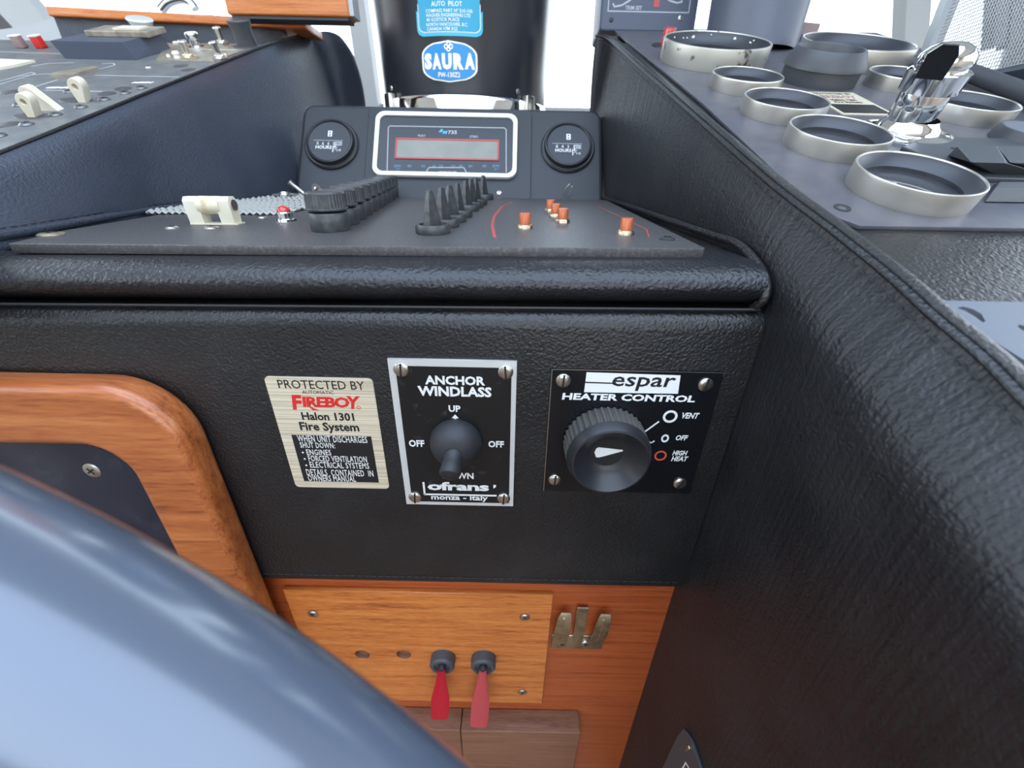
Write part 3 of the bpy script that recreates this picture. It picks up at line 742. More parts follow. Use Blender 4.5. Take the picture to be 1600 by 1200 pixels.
# crumb
# ------------------------------------------------------------------ switch panel on the deck
dk = thing('control_board', 'dusty black control board lying flat with rows of knobs and orange buttons', 'control panel', DECK.frame(*DECK.at(600, 360)))
A = Loc(DECK, dk)
poly = [A.at(*p) for p in ((8, 384), (1103, 396), (1099, 388), (948, 313), (738, 308), (500, 311), (470, 330), (245, 336), (100, 360))]
f0 = A.at(13, 380.5); f1 = A.at(1102, 388.5)
poly[0] = f0; poly[1] = (f1[0]-.001, f1[1]); poly[2] = (f1[0]+.0005, f1[1]+.0015)
obj('plate', plate2d([poly], -.0040, 0, .0003, 1), M['panel'], dk, smooth=False)
def deck_spot(px, py, h=0): return A.at(px, py, h)
# red painted lines
b = B()
strip(b, [A.at(773, 371), A.at(769, 352), A.at(772, 338), A.at(785, 322), A.at(800, 316)], .0016, .0, .00008)
obj('red_line', b, M['red_line'], dk, smooth=False)
b = B(); strip(b, [A.at(934, 322), A.at(1010, 358), A.at(1014, 370)], .0007, .0, .00008)
obj('red_line', b, M['red_line'], dk, smooth=False)
# rotary knobs: ten in a row
k0 = A.at(518, 359.5); rk = .0096
def rot_knob():
    b = B(); lathe(b, [(rk*.93, 0), (rk*.96, .0004), (rk, .0075), (rk*.93, .0085), (rk*.6, .0088), (0, .0088)], 36)
    s = obj('rotary_knob', b, M['knob_grey'], dk)
    b = B(); lathe(b, [(rk*.9, .0092), (rk*1.0, .0095), (rk*1.02, .0102), (rk*1.0, .0105)], 72)
    lathe(b, [(rk*1.0, .0105), (rk*.97, .0168)], 72, rf=lambda k, r, z: r*(1.0 if k % 2 else .965))
    lathe(b, [(rk*.97, .0168), (rk*.92, .0175), (rk*.6, .0177), (0, .0177)], 72)
    c = obj('knob_cap', b, M['knob_grey'], s); c['label'] = 'fluted cap'
    return s
s0 = rot_knob()
p9 = V((DECK.at(641, 309)[0]-DECK.at(600, 360)[0], DECK.at(641, 309)[1]-DECK.at(600, 360)[1], 0))
NK = 10
k9 = V((k0[0]-.022, k0[1]+.0205*(NK-1), 0))
for i in range(NK):
    p = V((k0[0], k0[1], 0)).lerp(k9, i/(NK-1))
    if i == 0: s0.matrix_local = Matrix.Translation(p)
    else: dpart(s0, Matrix.Translation(p - s0.matrix_local.translation))
# pointer knobs
def ptr_knob():
    b = B(); lathe(b, [(.0080, 0), (.0084, .0005), (.0084, .0032), (.0078, .0042), (.0066, .0042), (.0060, .0020), (0, .0020)], 64, rf=lambda k, r, z: r*(1 if k % 2 else .97) if r > .008 else r)
    s = obj('pointer_knob', b, M['knob_grey'], dk)
    b = B(); fin = [(-.0052, .002), (.0052, .002), (.0034, .010), (.0012, .0185), (-.0006, .0190), (-.0020, .0185), (-.0042, .010)]
    a = [[b.verts.new((x*.92, yy*(1.9 if z < .005 else (1.5 if z < .012 else .8)), z)) for x, z in fin] for yy in (-.0011, .0011)]
    b.faces.new(a[0][::-1]); b.faces.new(a[1]); n = len(fin)
    for k in range(n): b.faces.new((a[0][k], a[0][(k+1)%n], a[1][(k+1)%n], a[1][k]))
    b.transform(Matrix.Rotation(math.radians(62), 4, 'Z'))
    obj('fin', b, M['knob_grey'], s, smooth=False); return s
q0 = A.at(677, 364)
s0 = ptr_knob()
p0v = V((q0[0], q0[1], 0))
for i, (dx, dy) in enumerate(((0, 0), (.002, .021), (.0035, .040), (.005, .062), (.0065, .095), (.008, .116), (.0095, .137), (.012, .182))):
    m_ = Matrix.Translation(p0v + V((dx, dy, 0))) @ Matrix.Rotation(math.radians((0, 5, -6, 12, 3, -4, 8, 0)[i]), 4, 'Z')
    if i == 0: s0.matrix_local = m_
    else:
        c = dpart(s0, Matrix()); c.matrix_local = m_
# orange push buttons
def button(i, px, py):
    x, y = A.at(px, py)
    b = B(); lathe(b, [(.0041, 0), (.0041, .0012), (.0036, .0020), (.0030, .0022)], 6 if i % 2 else 24)
    s = obj('push_button', b, M['brass'], dk)
    b = B(); lathe(b, [(.0030, .0016), (.0030, .0072), (.0028, .0076), (0, .0076)], 28, rf=lambda k, r, z: r*(1 if k % 2 else .95)); obj('button_cap', b, M['orange'], s)
    s.matrix_local = Matrix.Translation((x, y, 0))
for i, (px, py) in enumerate(((820, 357), (879, 348), (868, 339), (860, 331), (977, 366.5))): button(i, px, py)
# pilot lamp
x, y = A.at(447, 345)
b = B(); lathe(b, [(.0058, 0), (.0056, .0010), (.0042, .0014), (.0042, .0042), (.0035, .005)], 28, rf=lambda k, r, z: r*(1 if k % 2 else .95)); s = obj('pilot_lamp', b, M['chrome'], dk)
b = B(); lathe(b, [(.0036, .0045), (.0034, .006), (.0022, .0074), (0, .0080)], 24); obj('lens', b, M['red_lens'], s); s.matrix_local = Matrix.Translation((x, y, 0))
# cream bracket with roller
x0, y0 = A.at(337, 350); x1_, _ = A.at(380, 350); hgt = .0135
def lug(x, wd, th=.006):
    b = B()
    pr = [(-th*.5, 0), (th*.5, 0), (th*.66, hgt*.55), (th*.62, hgt*.85), (th*.35, hgt), (-th*.35, hgt), (-th*.62, hgt*.85), (-th*.6, hgt*.5)]
    a = [[b.verts.new((x+s, yy, z)) for yy, z in pr] for s in (0, wd)]
    b.faces.new(a[0][::-1]); b.faces.new(a[1]); n = len(pr)
    for k in range(n): b.faces.new((a[0][k], a[0][(k+1)%n], a[1][(k+1)%n], a[1][k]))
    return b
xr = A.at(398, 345)[0]
xl = A.at(325, 345)[0]
bw = xr-xl
b = B(); box(b, 0, bw, -.0035, .0035, -.0001, .0006); s = obj('switch_guard', b, M['cream'], dk)
obj('lug', lug(0, bw*.30), M['cream'], s); obj('lug', lug(bw*.66, bw*.28), M['cream'], s)
b = B(); tube(b, [V((bw*.26, 0, hgt*.68)), V((bw*.72, 0, hgt*.68))], hgt*.34, 20); obj('roller', b, M['stain'], s)
b = B(); tube(b, [V((bw*.93, 0, hgt*.70)), V((bw*.965, 0, hgt*.70))], hgt*.2, 16); obj('pin', b, M['steel'], s)
s.matrix_local = Matrix.Translation((xl, y0+.001, 0))
for px, py, r in ((269, 357, .0030), (331, 357, .0034), (80, 367, .0050), (410, 341, .0025), (1042, 374, .0036)):
    x, y = A.at(px, py); xscrew(x, y, r, dk, 0, dome=.0012, m=M['brass'] if px < 100 else (M['rubber'] if px > 1000 else M['steel']))

# woven mat and debris behind the panel
mp = Plane(DECK.o + DECK.ez*.0002, DECK.ex, DECK.ey)
wv = [mp.w(*q) for q in ((240, 334), (330, 322), (470, 313), (505, 311), (512, 331), (400, 334), (300, 337))]
mo = sum(wv, V())/len(wv)
wm = thing('woven_mat', 'light grey woven mesh mat strip behind the cream guard', 'mat', DECK.frame(*DECK.at(380, 326)))
Am = Loc(DECK, wm)
pa = Am.at(243, 333); pb = Am.at(512, 310); pc = Am.at(540, 332)
b = B(); random.seed(2)
rowsn = 16; dxs = .0042
for j in range(rowsn):
    y_ = pa[1] + (pb[1]-pa[1]+.02)*j/(rowsn-1) - .004
    # left limit follows the wall foot
    yw = (WM[wm.name] @ V((0, y_, 0))).y
    xlft = foot(yw) - WM[wm.name].translation.x + .004
    xr_ = Am.at(520, 320)[0]
    n = int((xr_-xlft)/dxs)
    if n < 2: continue
    pts = [V((xlft+k*dxs/2, y_+.0004*(k % 2), .0012+.0007*(1 if (k//1+j) % 2 else -1))) for k in range(2*n)]
    tube(b, pts, .0022, 6, flat=.5)
obj('weave', b, M['woven'], wm, kind='stuff')
def bitthing(name, label, cat, px, py, maker, mt, lift=0):
    p = DECK.w(px, py) + V((0, 0, lift)); t = thing(name, label, cat, Matrix.Translation(p)); o = obj(name + '_body', maker, mt, t); return t
def one(name, label, cat, p, bm, mt, group=None):
    o = obj(name, bm, mt); o.location = p; o['label'] = label; o['category'] = cat
    if group: o['group'] = group
    return o
one('loose_bolt', 'bright loose bolt with round head lying on the grey woven mat', 'bolt', DECK.w(446, 312)+V((0,0,.004)), tube(lathe(B(), [(0, -.0025), (.0035, -.002), (.0044, 0), (.0035, .0022), (0, .003)], 16), [(0,0,0), (-.010, .002, -.001)], .0016, 10), M['chrome'])
one('loose_bolt', 'thin tilted loose bolt leaning against the leather wall above the mat', 'bolt', DECK.w(468, 308)+V((0,0,.006)), tube(B(), [(-.006, .0, .006), (-.005, 0, .005), (.006, 0, -.004)], [.0026, .0017, .0015], 10), M['steel'])
one('loose_nut', 'small steel nut lying flat between the two loose bolts', 'nut', DECK.w(459, 311)+V((0,0,.003)), lathe(B(), [(.0017, -.0014), (.0036, -.0014), (.0036, .0014), (.0017, .0014), (.0017, -.0014)], 6), M['steel'])
t_ = lathe(B(), [(.0030, -.0004), (.0056, -.0004), (.0056, .0004), (.0030, .0004), (.0030, -.0004)], 24); t_.transform(Matrix.Rotation(1.3, 4, 'Y') @ Matrix.Rotation(.3, 4, 'X'))
one('washer', 'steel washer standing on edge against the instrument pod', 'washer', DECK.w(500, 309)+V((0, -.004, .006)), t_, M['steel'])
pl_ = [DECK.w(879, 311)+V((0, -.003, .001)), DECK.w(882, 309)+V((0, -.002, .007)), DECK.w(888, 309)+V((.001, 0, .0115)), DECK.w(892, 309)+V((0, 0, .009)), DECK.w(888, 310)+V((0, -.002, .002))]
o0 = pl_[0].copy()
one('wire_loop', 'thin pale wire loop standing up below the hour meter with the smeared glass', 'wire', o0, tube(B(), smoothpath([p-o0 for p in pl_], 5), .0005, 6), M['steel'])

# ------------------------------------------------------------------ instrument pod with hour meters and display
pod = thing('instrument_pod', 'dark moulded instrument pod leaning back behind the switch panel', 'instrument pod', POD.frame(*POD.at(705, 300)))
A = Loc(POD, pod)
xl, _ = A.at(466, 240); xr, _ = A.at(942, 240); _, yt = A.at(705, 166); _, yb = A.at(705, 318)
obj('housing', plate2d([rrect(xl, yb-.004, xr, yt, .012, 8)], -.014, 0, .004, 4), M['pod'], pod)
cxl, _ = A.at(573, 240); cxr, _ = A.at(830, 240)
obj('centre_board', plate2d([rrect(cxl, yb+.0015, cxr, yt-.004, .006, 6)], 0, .0022, .0006, 2), M['pod'], pod)
for px, py in ((780, 303), (490, 293)):
    x, y = A.at(px, py); xscrew(x, y, .0024, pod, .0022 if px > 600 else 0)
dp = thing('display_unit', 'wide blank display with a white rounded border and red window frame', 'display', POD.frame(*POD.at(697, 228), h=.0022))
A = Loc(Plane(POD.o+POD.ez*.0022, POD.ex, POD.ey), dp)
dx0, _ = A.at(586, 230); dx1, _ = A.at(808, 230); _, dy1 = A.at(697, 180); _, dy0 = A.at(697, 279)
wdt = .0040
bo = rrect(dx0, dy0, dx1, dy1, .0085); bi = rrect(dx0+wdt, dy0+wdt, dx1-wdt, dy1-wdt, .006)
obj('bezel', plate2d([bo, bi], 0, .004, .0005, 1), M['white'], dp)
obj('face', plate2d([rrect(dx0+wdt*.8, dy0+wdt*.8, dx1-wdt*.8, dy1-wdt*.8, .006)], 0, .0025), M['gloss_black'], dp, smooth=False)
z = .0025
lx0, ly1 = A.at(621, 220); lx1, ly0 = A.at(778, 253)
obj('lcd_window', prism(B(), [(lx0, ly0), (lx1, ly0), (lx1, ly1), (lx0, ly1)], z, z+.0003), M['lcd'], dp, smooth=False)
b = B(); strip(b, [(lx0, ly0), (lx1, ly0), (lx1, ly1), (lx0, ly1), (lx0, ly0)], .0016, z+.0002, .0004); obj('red_window_frame', b, M['red_line'], dp, smooth=False)
b = B(); q = [A.at(*p) for p in ((606, 270), (608, 202), (611, 200), (788, 203), (791, 206), (791, 272))]; strip(b, q, .0007, z)
q = [A.at(*p) for p in ((667, 271), (671, 264.5), (725, 264.5), (729, 272))]; strip(b, q, .0007, z)
txtpx(b, A, 'ENSIGN™', 687, 267.5, 713, 272, z, bold=.02)
txtpx(b, A, '735', 700, 204, 714, 209.5, z, bold=.02); txtpx(b, A, 'PORT', 653, 210.5, 665, 214, z); txtpx(b, A, 'STBD', 734, 212, 747, 215.5, z)
obj('white_lettering', b, M['grey_line'], dp, smooth=False)
b = B(); q = [A.at(*p) for p in ((686, 209.5), (690, 205), (692, 204.5), (692, 209.5))]; prism(b, q, z, z+.0001); txtpx(b, A, 'M', 691.5, 204.5, 699, 209.5, z, bold=.05, shear=.2); obj('blue_logo', b, M['blue_print'], dp, smooth=False)
b = B()
for s, px in (('RPM', 621), ('80', 640), ('60', 661), ('40', 678), ('20', 689), ('20', 708), ('40', 720), ('60', 735), ('80', 757), ('RPM', 775)):
    w_ = 5 if s == 'RPM' else 3; txtpx(b, A, s, px-w_, 257.5, px+w_, 261.5, z)
txtpx(b, A, 'OUT', 618, 262, 625, 265, z); txtpx(b, A, 'OUT', 772, 263, 779, 266, z)
obj('blue_lettering', b, M['dim_blue'], dp, smooth=False)

def hour_meter(px, py, label, digits, smear):
    t = thing('hour_meter', label, 'meter', POD.frame(*POD.at(px, py)), group='hour meters on the instrument pod')
    R = .0255
    b = B(); lathe(b, [(R*1.0, 0), (R*1.0, .0018), (R*.95, .0030), (R*.90, .0030), (R*.88, .0050), (R*.86, .0068), (R*.82, .0072), (R*.79, .0066), (R*.78, .0060)], 56)
    obj('bezel', b, M['plastic'], t)
    b = B(); lathe(b, [(R*.79, .0058), (0, .0058)], 48); obj('dial', b, M['dial'], t, smooth=False)
    b = B(); z = .0059; k = R/39.0
    def T(s, x0, y0, x1, y1, **kw): txt(b, s, x0*k, y0*k, x1*k, y1*k, z, **kw)
    prism(b, [(-3*k, 7*k), (3*k, 7*k), (3*k, 16*k), (-3*k, 16*k)], z-.00005, z+.00005)
    T(digits[0], -18, -6.5, 8, -1.5, sp=1.6); 
    T('HOURS', -19, -12.5, 4, -7.5, bold=.02); T('1', 7.5, -10.5, 9.5, -7); T('10', 11.5, -16, 17.5, -12.5)
    strip(b, [(6*k, -8*k), (6*k, -17*k)], 1.2*k, z); strip(b, [(8*k, -14*k), (12*k, -9*k)], .6*k, z)
    obj('white_lettering', b, M['offwhite'], t, smooth=False)
    b = B(); prism(b, [(8*k, -7*k), (18*k, -7*k), (18*k, -1*k), (8*k, -1*k)], z-.00004, z); strip(b, [(-23*k, .6*k), (19*k, .6*k)], .6*k, z); obj('tenths_window', b, M['grey_line'], t, smooth=False)
    b = B(); txt(b, digits[1], 9*k, -6*k, 17*k, -2*k, z, bold=.01)
    for yy in (9.4, 13.4): prism(b, [(-1.1*k, (yy-1.2)*k), (1.1*k, (yy-1.2)*k), (1.1*k, (yy+1.2)*k), (-1.1*k, (yy+1.2)*k)], z+.00005, z+.0001)
    obj('black_lettering', b, M['black_print'], t, smooth=False)
    return t
hour_meter(519, 227, 'round black hour meter with a scratch on its clear dark glass', ('0 6 6 0', '785'), 0)
hour_meter(887, 232, 'round black hour meter with a smeared patch of glare on its glass', ('0 4 3 1', '651'), 1)

# ------------------------------------------------------------------ compass cylinder
CX, CY, CR = -.062, .590, .0930
cz0 = .0615
cp = thing('binnacle_compass', 'large black cylindrical compass housing with blue badges behind the pod', 'compass', Matrix.Translation((CX, CY, cz0)))
b = B(); lathe(b, [(0, .004), (CR, .004), (CR*1.005, .006), (CR*1.05, .14), (CR*1.09, .145), (CR*1.10, .17), (0, .17)], 72); obj('housing', b, M['compass'], cp)
b = B(); lathe(b, [(0, -.10), (CR*1.03, -.10), (CR*1.03, .001), (CR*1.01, .004), (0, .004)], 72); obj('base_ring', b, M['chrome'], cp, label='reflective metal base ring')
for px in (604, 821):
    a = math.atan2(-1, 0) + (px-714)/133*1.05
    b = B(); box(b, -.006, .006, -.004, .004, -.01, .008, .001); b.transform(Matrix.Translation((CR*1.05*math.cos(a), CR*1.05*math.sin(a), .0)) @ Matrix.Rotation(a+PI/2, 4, 'Z')); obj('clamp_block', b, M['steel'], cp)
def wrap(bm, R):
    for v in bm.verts:
        x, y, z = v.co; a = -PI/2 + x/R; v.co = V(((R+z+.0002)*math.cos(a), (R+z+.0002)*math.sin(a), y))
def cyl_at(px, py, R=CR*1.02):
    """point on the cylinder in unrolled measure: arc length, height"""
    r = ray(px, py); o2 = V((-CX, -CY)); a = r.x**2+r.y**2; bb = 2*(r.x*(-CX)+r.y*(-CY)); c = CX**2+CY**2-R*R; dd = bb*bb-4*a*c
    if dd < 0: dd = 0
    t = (-bb-math.sqrt(dd))/(2*a); P = r*t; an = math.atan2(P.y-CY, P.x-CX)
    return ((an+PI/2)*R, P.z-cz0)
class Cyl:
    def at(s, px, py, h=0): return cyl_at(px, py)
CY_ = Cyl()
def wobj(name, bm, mt):
    bmesh.ops.triangulate(bm, faces=[f for f in bm.faces if len(f.verts) > 4])
    wrap(bm, CR*1.022); return obj(name, bm, mt, cp, smooth=False)
def gridplate(bm, outline_fn, y0, y1, z, n=14, m_=24):
    rows = []
    for j in range(n+1):
        y = y0+(y1-y0)*j/n; xa, xb = outline_fn(j/n); rows.append([V((xa+(xb-xa)*i/m_, y, z)) for i in range(m_+1)])
    grid(bm, rows)
    return bm
# name label
nx0, ny0 = cyl_at(655, 55); nx1, _ = cyl_at(752, 55); _, nyt = cyl_at(702, -70)
nxc = (nx0+nx1)/2; hw = (nx1-nx0)/2
def lab(hw_, rr, tot):
    def f(t):
        y = t*tot
        k = 1 if y > rr else (1-(1-math.sqrt(max(0, 1-((rr-y)/rr)**2)))*rr/hw_)
        return (nxc-hw_*k, nxc+hw_*k)
    return f
tot = nyt-ny0
wobj('label_rim', gridplate(B(), lab(hw+.0015, .006, tot+.0015), ny0-.0015, nyt, .0001, 40), M['teal_edge'])
wobj('label_line', gridplate(B(), lab(hw-.0005, .005, tot-.001), ny0+.0012, nyt, .0003, 40), M['white'])
wobj('name_label', gridplate(B(), lab(hw-.0012, .0045, tot-.0017), ny0+.0019, nyt, .0005, 40), M['teal'])
b = B(); z = .0006
for s, a in (('AUTO  PILOT', (674, 2, 722, 10)), ('COMPASS PART Nº 510-105', (666, 14, 738, 19.5)), ('WAGNER ENGINEERING LTD', (666, 21, 735, 26.5)), ('40 GOSTICK PLACE', (667, 28, 718, 33.5)), ('NORTH VANCOUVER. B.C.', (667, 35.5, 731, 41)), ('CANADA V7M 3G2', (668, 42.5, 715, 48))):
    txtpx(b, CY_, s, *a, z, bold=.008)
wobj('label_lettering', b, M['white'])
# oval badge
bx0, by0 = cyl_at(659, 128); bx1, _ = cyl_at(747, 96); bcx = (cyl_at(660, 95)[0]+cyl_at(746, 97)[0])/2; bhw = (cyl_at(746, 97)[0]-cyl_at(660, 95)[0])/2
bt = cyl_at(703, 63)[1]; bb_ = cyl_at(704, 129)[1]; bh = (bt-bb_)/2; bcy = (bt+bb_)/2
def badge(k, z):
    pts = []
    for j in range(17):
        t = -1+2*j/16; wv_ = min(1.0, math.sqrt(max(0, 1-(abs(t)-.30)**2/.49)) if abs(t) > .30 else 1.0)
        pts.append((t, wv_))
    b = B(); rows = [[V((bcx + k*bhw*w_*(-1+2*i/20), bcy+(bh-(1-k)*bhw*.0)*t*k, z)) for i in range(21)] for t, w_ in pts]; grid(b, rows); return b
wobj('badge_rim', badge(1.0, .0001), M['cream_print'])
wobj('badge', badge(.935, .0003), M['blue_badge'])
b = B(); z = .0005
for ch, a, c in (('S', 664, 675.5), ('A', 676, 690), ('U', 691, 706), ('R', 708.5, 724.5), ('A', 726, 742)):
    txtpx(b, CY_, ch, a, 83.5, c, 109, z, bold=.07)
txtpx(b, CY_, 'PW-130Z2', 685.5, 113, 719, 121, z, bold=.015)
for dx, dy in ((0, 2.6), (0, -2.6), (2.6, 0), (-2.6, 0)):
    x, y = cyl_at(701+dx*1.4, 73+dy*1.4); ringflat(x, y, .0021, .0011, z, .0001, b)
x, y = cyl_at(701, 73); prism(b, circ(x, y, .0014, 12), z, z+.0001)
wobj('badge_lettering', b, M['cream_print'])
for px, py in ((809, 143), (612, 138)):
    x, y = cyl_at(px, py); b = B(); lathe(b, [(.0026, 0), (.0022, .0012), (0, .0016)], 16); b.transform(Matrix.Translation((x, y, 0))); wobj('screw', b, M['steel'])

# ------------------------------------------------------------------ right console board
gb = thing('gauge_board', 'grey black instrument board sloping up to the windscreen with round gauges', 'board', RTOP.frame(*RTOP.at(1300, 250)))
A = Loc(RTOP, gb)
e1 = A.at(1345, 352); e0 = A.at(976, 62)
poly = [A.at(975, 60), A.at(1100, 163), A.at(1240, 295), A.at(1310, 340), (e1[0], e1[1]), (A.at(1600, 357)[0], e1[1]+.0006), (.50, e1[1]+.0006), (.50, A.at(1800, 215)[1]), A.at(1640, 150), A.at(1446, 78), (A.at(1400, 60)[0], A.at(1100, 45)[1]), (A.at(960, 50)[0], A.at(1100, 45)[1])]
obj('plate', plate2d([poly], -.0018, 0, .0003, 1), M['panel_r'], gb, smooth=False)
x, y = A.at(1316, 325); b = B(); lathe(b, [(.0032, .0002), (.0030, .0004), (.0018, .0002), (.0016, -.0001), (0, -.0001)], 20); b.transform(Matrix.Translation((x, y, 0))); obj('screw_hole', b, M['rubber'], gb)
b = B(); x, y = A.at(1041, 72); lathe(b, [(.0135, 0), (.013, .0008), (.006, .0012)], 32); b.transform(Matrix.Translation((x, y, 0))); s = obj('indicator_base', b, M['plastic'], gb)
b = B(); lathe(b, [(.0062, .0010), (.0064, .0028), (.0052, .0030), (.0052, .0125), (.0048, .0132), (0, .0132)], 24); b.transform(Matrix.Translation((x, y, 0))); obj('red_indicator', b, M['red_lens'], s, label='red cylindrical indicator light')
# second lower board
lb = thing('lower_board', 'pale grey board with dark curved slot below the gauge board', 'board', RTOP.frame(*RTOP.at(1560, 520)))
A = Loc(RTOP, lb)
yt = A.at(1540, 476)[1]
pl2 = [A.at(1450, 476), A.at(1800, 700), (A.at(1800, 700)[0]+.2, A.at(1800, 700)[1]), (A.at(1800, 700)[0]+.2, yt), (A.at(1450, 476)[0], yt)]
s1 = [A.at(*p) for p in ((1500, 484), (1515, 488), (1528, 496), (1534, 507), (1530, 509), (1518, 500), (1503, 491), (1490, 486))]
s2 = [A.at(*p) for p in ((1586, 512), (1600, 516), (1640, 540), (1636, 546), (1600, 526), (1584, 516))]
s3 = [A.at(*p) for p in ((1576, 477), (1581, 477), (1640, 512), (1636, 513))]
obj('plate', plate2d([pl2, s1, s2], -.0012, .0012, 0), M['panel_low'], lb, smooth=False)
b = B(); prism(b, [A.at(1490, 480), A.at(1700, 600), A.at(1750, 580), A.at(1700, 480)], -.0016, -.0013); obj('slot_backing', b, M['backing'], lb, smooth=False)

def gauge_mesh(t, R, H, mt, black=False):
    b = B(); lathe(b, [(R*.985, 0), (R*.99, .0006), (R, H-.0008), (R*.995, H-.0002), (R*.985, H), (R*.965, H), (R*.955, H-.0006)], 72); obj('bezel_ring', b, mt, t)
    b = B(); lathe(b, [(R*.956, H-.0005), (R*.93, H*.80), (R*.80, H*.46), (R*.775, H*.44), (R*.775, H*.26)], 64); obj('inner_cone', b, M['cone'], t)
    b = B(); lathe(b, [(R*.78, H*.27), (0, H*.27)], 56); obj('dial', b, M['dial_glass'], t, smooth=False)
GR = .0232; GH = .0085
glist = [((1245, 157), GR, 'small gauge with worn bright ring, third from the leather edge beside the black capped gauge', 1),]
def gspot(cx, cy): # centre on rim plane from the fitted survey
    return V((cx, cy, 0))
def gauge(x, y, R, label, mt=None, H=GH, grp='round gauges on the sloping board'):
    P = V((x, y, SL*y-.0791)); loc = RTOP.m.inverted() @ P
    t = thing('gauge', label, 'gauge', RTOP.frame(loc.x, loc.y, 0), group=grp); gauge_mesh(t, R, H, mt or M['alu']); return t
sh = V((0, 0, 0))
def fromrim(cx, cy, h=.0085):    # rim centre -> foot centre on the board
    n = RTOP.ez; return (cx - n.x*h, cy - n.y*h)
g = gauge(*fromrim(.1659, .1914), GR, 'nearest gauge with brushed silver ring beside the black rocker levers')
g = gauge(*fromrim(.1604, .2404), GR, 'silver ringed gauge directly behind the nearest one, in front of the chrome handle')
g = gauge(*fromrim(.1568, .2905), GR, 'silver ringed gauge beside the small sticker and in front of the black gauge')
g = gauge(*fromrim(.1550, .3436), .0228, 'small silver gauge between the big pitted gauge and the black gauge')
g = gauge(*fromrim(.2683, .2945), GR, 'silver ringed gauge on the far side of the chrome handle')
g = gauge(*fromrim(.2700, .3560), .0222, 'small silver gauge partly hidden behind the chrome handle grip')
g = gauge(*fromrim(.1578, .4180, .0145), .0413, 'large old gauge with pitted ring and chipped black inside beside the red light', M['alu_old'], .0145)
# chips of missing paint inside the old gauge
b = B(); random.seed(7)
for k in range(16):
    a = random.uniform(.25, 2.9); R_ = .0413; zz = random.uniform(.0080, .0128); s_ = random.uniform(.0005, .0013)*(2.0 if k == 3 else 1)
    rr_ = R_*.925 - (.0128-zz)*.42
    t_ = B(); lathe(t_, [(s_, 0), (s_*.6, .0004), (0, .0005)], 7); merge(b, t_, Matrix.Rotation(a, 4, 'Z') @ Matrix.Translation((rr_, 0, zz)) @ Matrix.Rotation(-PI/2, 4, 'Y'))
obj('paint_chip', b, M['white'], g, kind='stuff')
g = gauge(*fromrim(.2748, .4251, .0145), .0414, 'large clean silver gauge behind the black gauge near the window post', M['alu'], .0145)
# black double gauge
P = RTOP.at(1275, 128); t = thing('gauge', 'black gauge with stepped housing between the large and small silver gauges', 'gauge', RTOP.frame(P[0], P[1]), group='round gauges on the sloping board')
b = B(); lathe(b, [(.0245, 0), (.0248, .009), (.0265, .0095), (.0262, .0115), (.0218, .0195), (.0214, .0200), (.0206, .0198), (.0200, .0190), (.0190, .012)], 64); obj('housing', b, M['plastic_grey'], t)
b = B(); lathe(b, [(.0191, .0125), (0, .0125)], 48); obj('dial', b, M['dial'], t, smooth=False)
# flat capped gauge at the picture edge
P = RTOP.at(1606, 222); t = thing('gauge', 'low flat grey capped gauge at the frame edge behind the rocker levers', 'gauge', RTOP.frame(P[0], P[1]), group='round gauges on the sloping board')
b = B(); lathe(b, [(.0175, 0), (.0170, .003), (.0158, .0062), (.0150, .0064), (.0148, .0058)], 56); obj('bezel_ring', b, M['plastic_grey'], t)
b = B(); lathe(b, [(.0149, .0058), (0, .0058)], 48); obj('dial', b, M['panel_low'], t, smooth=False)
# small dark cap behind
P = RTOP.at(1250, 62); b = B(); lathe(b, [(.011, 0), (.0105, .003), (.006, .004), (0, .004)], 32); o = obj('blanking_cap', b, M['trimbox']); o.matrix_world = RTOP.frame(P[0], P[1]); o['label'] = 'low dark blanking cap between grey tube and large clean gauge'; o['category'] = 'cap'
# board sticker
P = RTOP.at(1330, 163); t = thing('warning_sticker', 'small faded foil sticker lying on the gauge board beside the chrome handle', 'sticker', RTOP.frame(P[0], P[1]))
A = Loc(RTOP, t)
q = [A.at(*p) for p in ((1262, 144), (1338, 146), (1393, 180), (1312, 181))]
x0 = (q[0][0]+q[3][0])/2; x1 = (q[1][0]+q[2][0])/2; y1 = (q[0][1]+q[1][1])/2; y0 = (q[2][1]+q[3][1])/2
obj('foil', plate2d([rrect(x0, y0, x1, y1, .0012)], 0, .0004), M['brush_label'], t, smooth=False)
hh = y1-y0; ww = x1-x0
b = B(); prism(b, [(x0+ww*.07, y0+hh*.06), (x1-ww*.07, y0+hh*.06), (x1-ww*.07, y0+hh*.42), (x0+ww*.07, y0+hh*.42)], .0004, .0005)
txt(b, 'PROTECTED BY', x0+ww*.12, y0+hh*.88, x1-ww*.12, y0+hh*.95, .0004); txt(b, 'Halon 1301', x0+ww*.25, y0+hh*.58, x1-ww*.25, y0+hh*.66, .0004, bold=.02); txt(b, 'Fire System', x0+ww*.25, y0+hh*.47, x1-ww*.22, y0+hh*.56, .0004, bold=.02)
obj('black_lettering', b, M['black_print'], t, smooth=False)
b = B(); txt(b, 'FIREBOY', x0+ww*.12, y0+hh*.70, x1-ww*.12, y0+hh*.83, .0004, bold=.04, shear=.1); obj('red_lettering', b, M['mauve'], t, smooth=False)

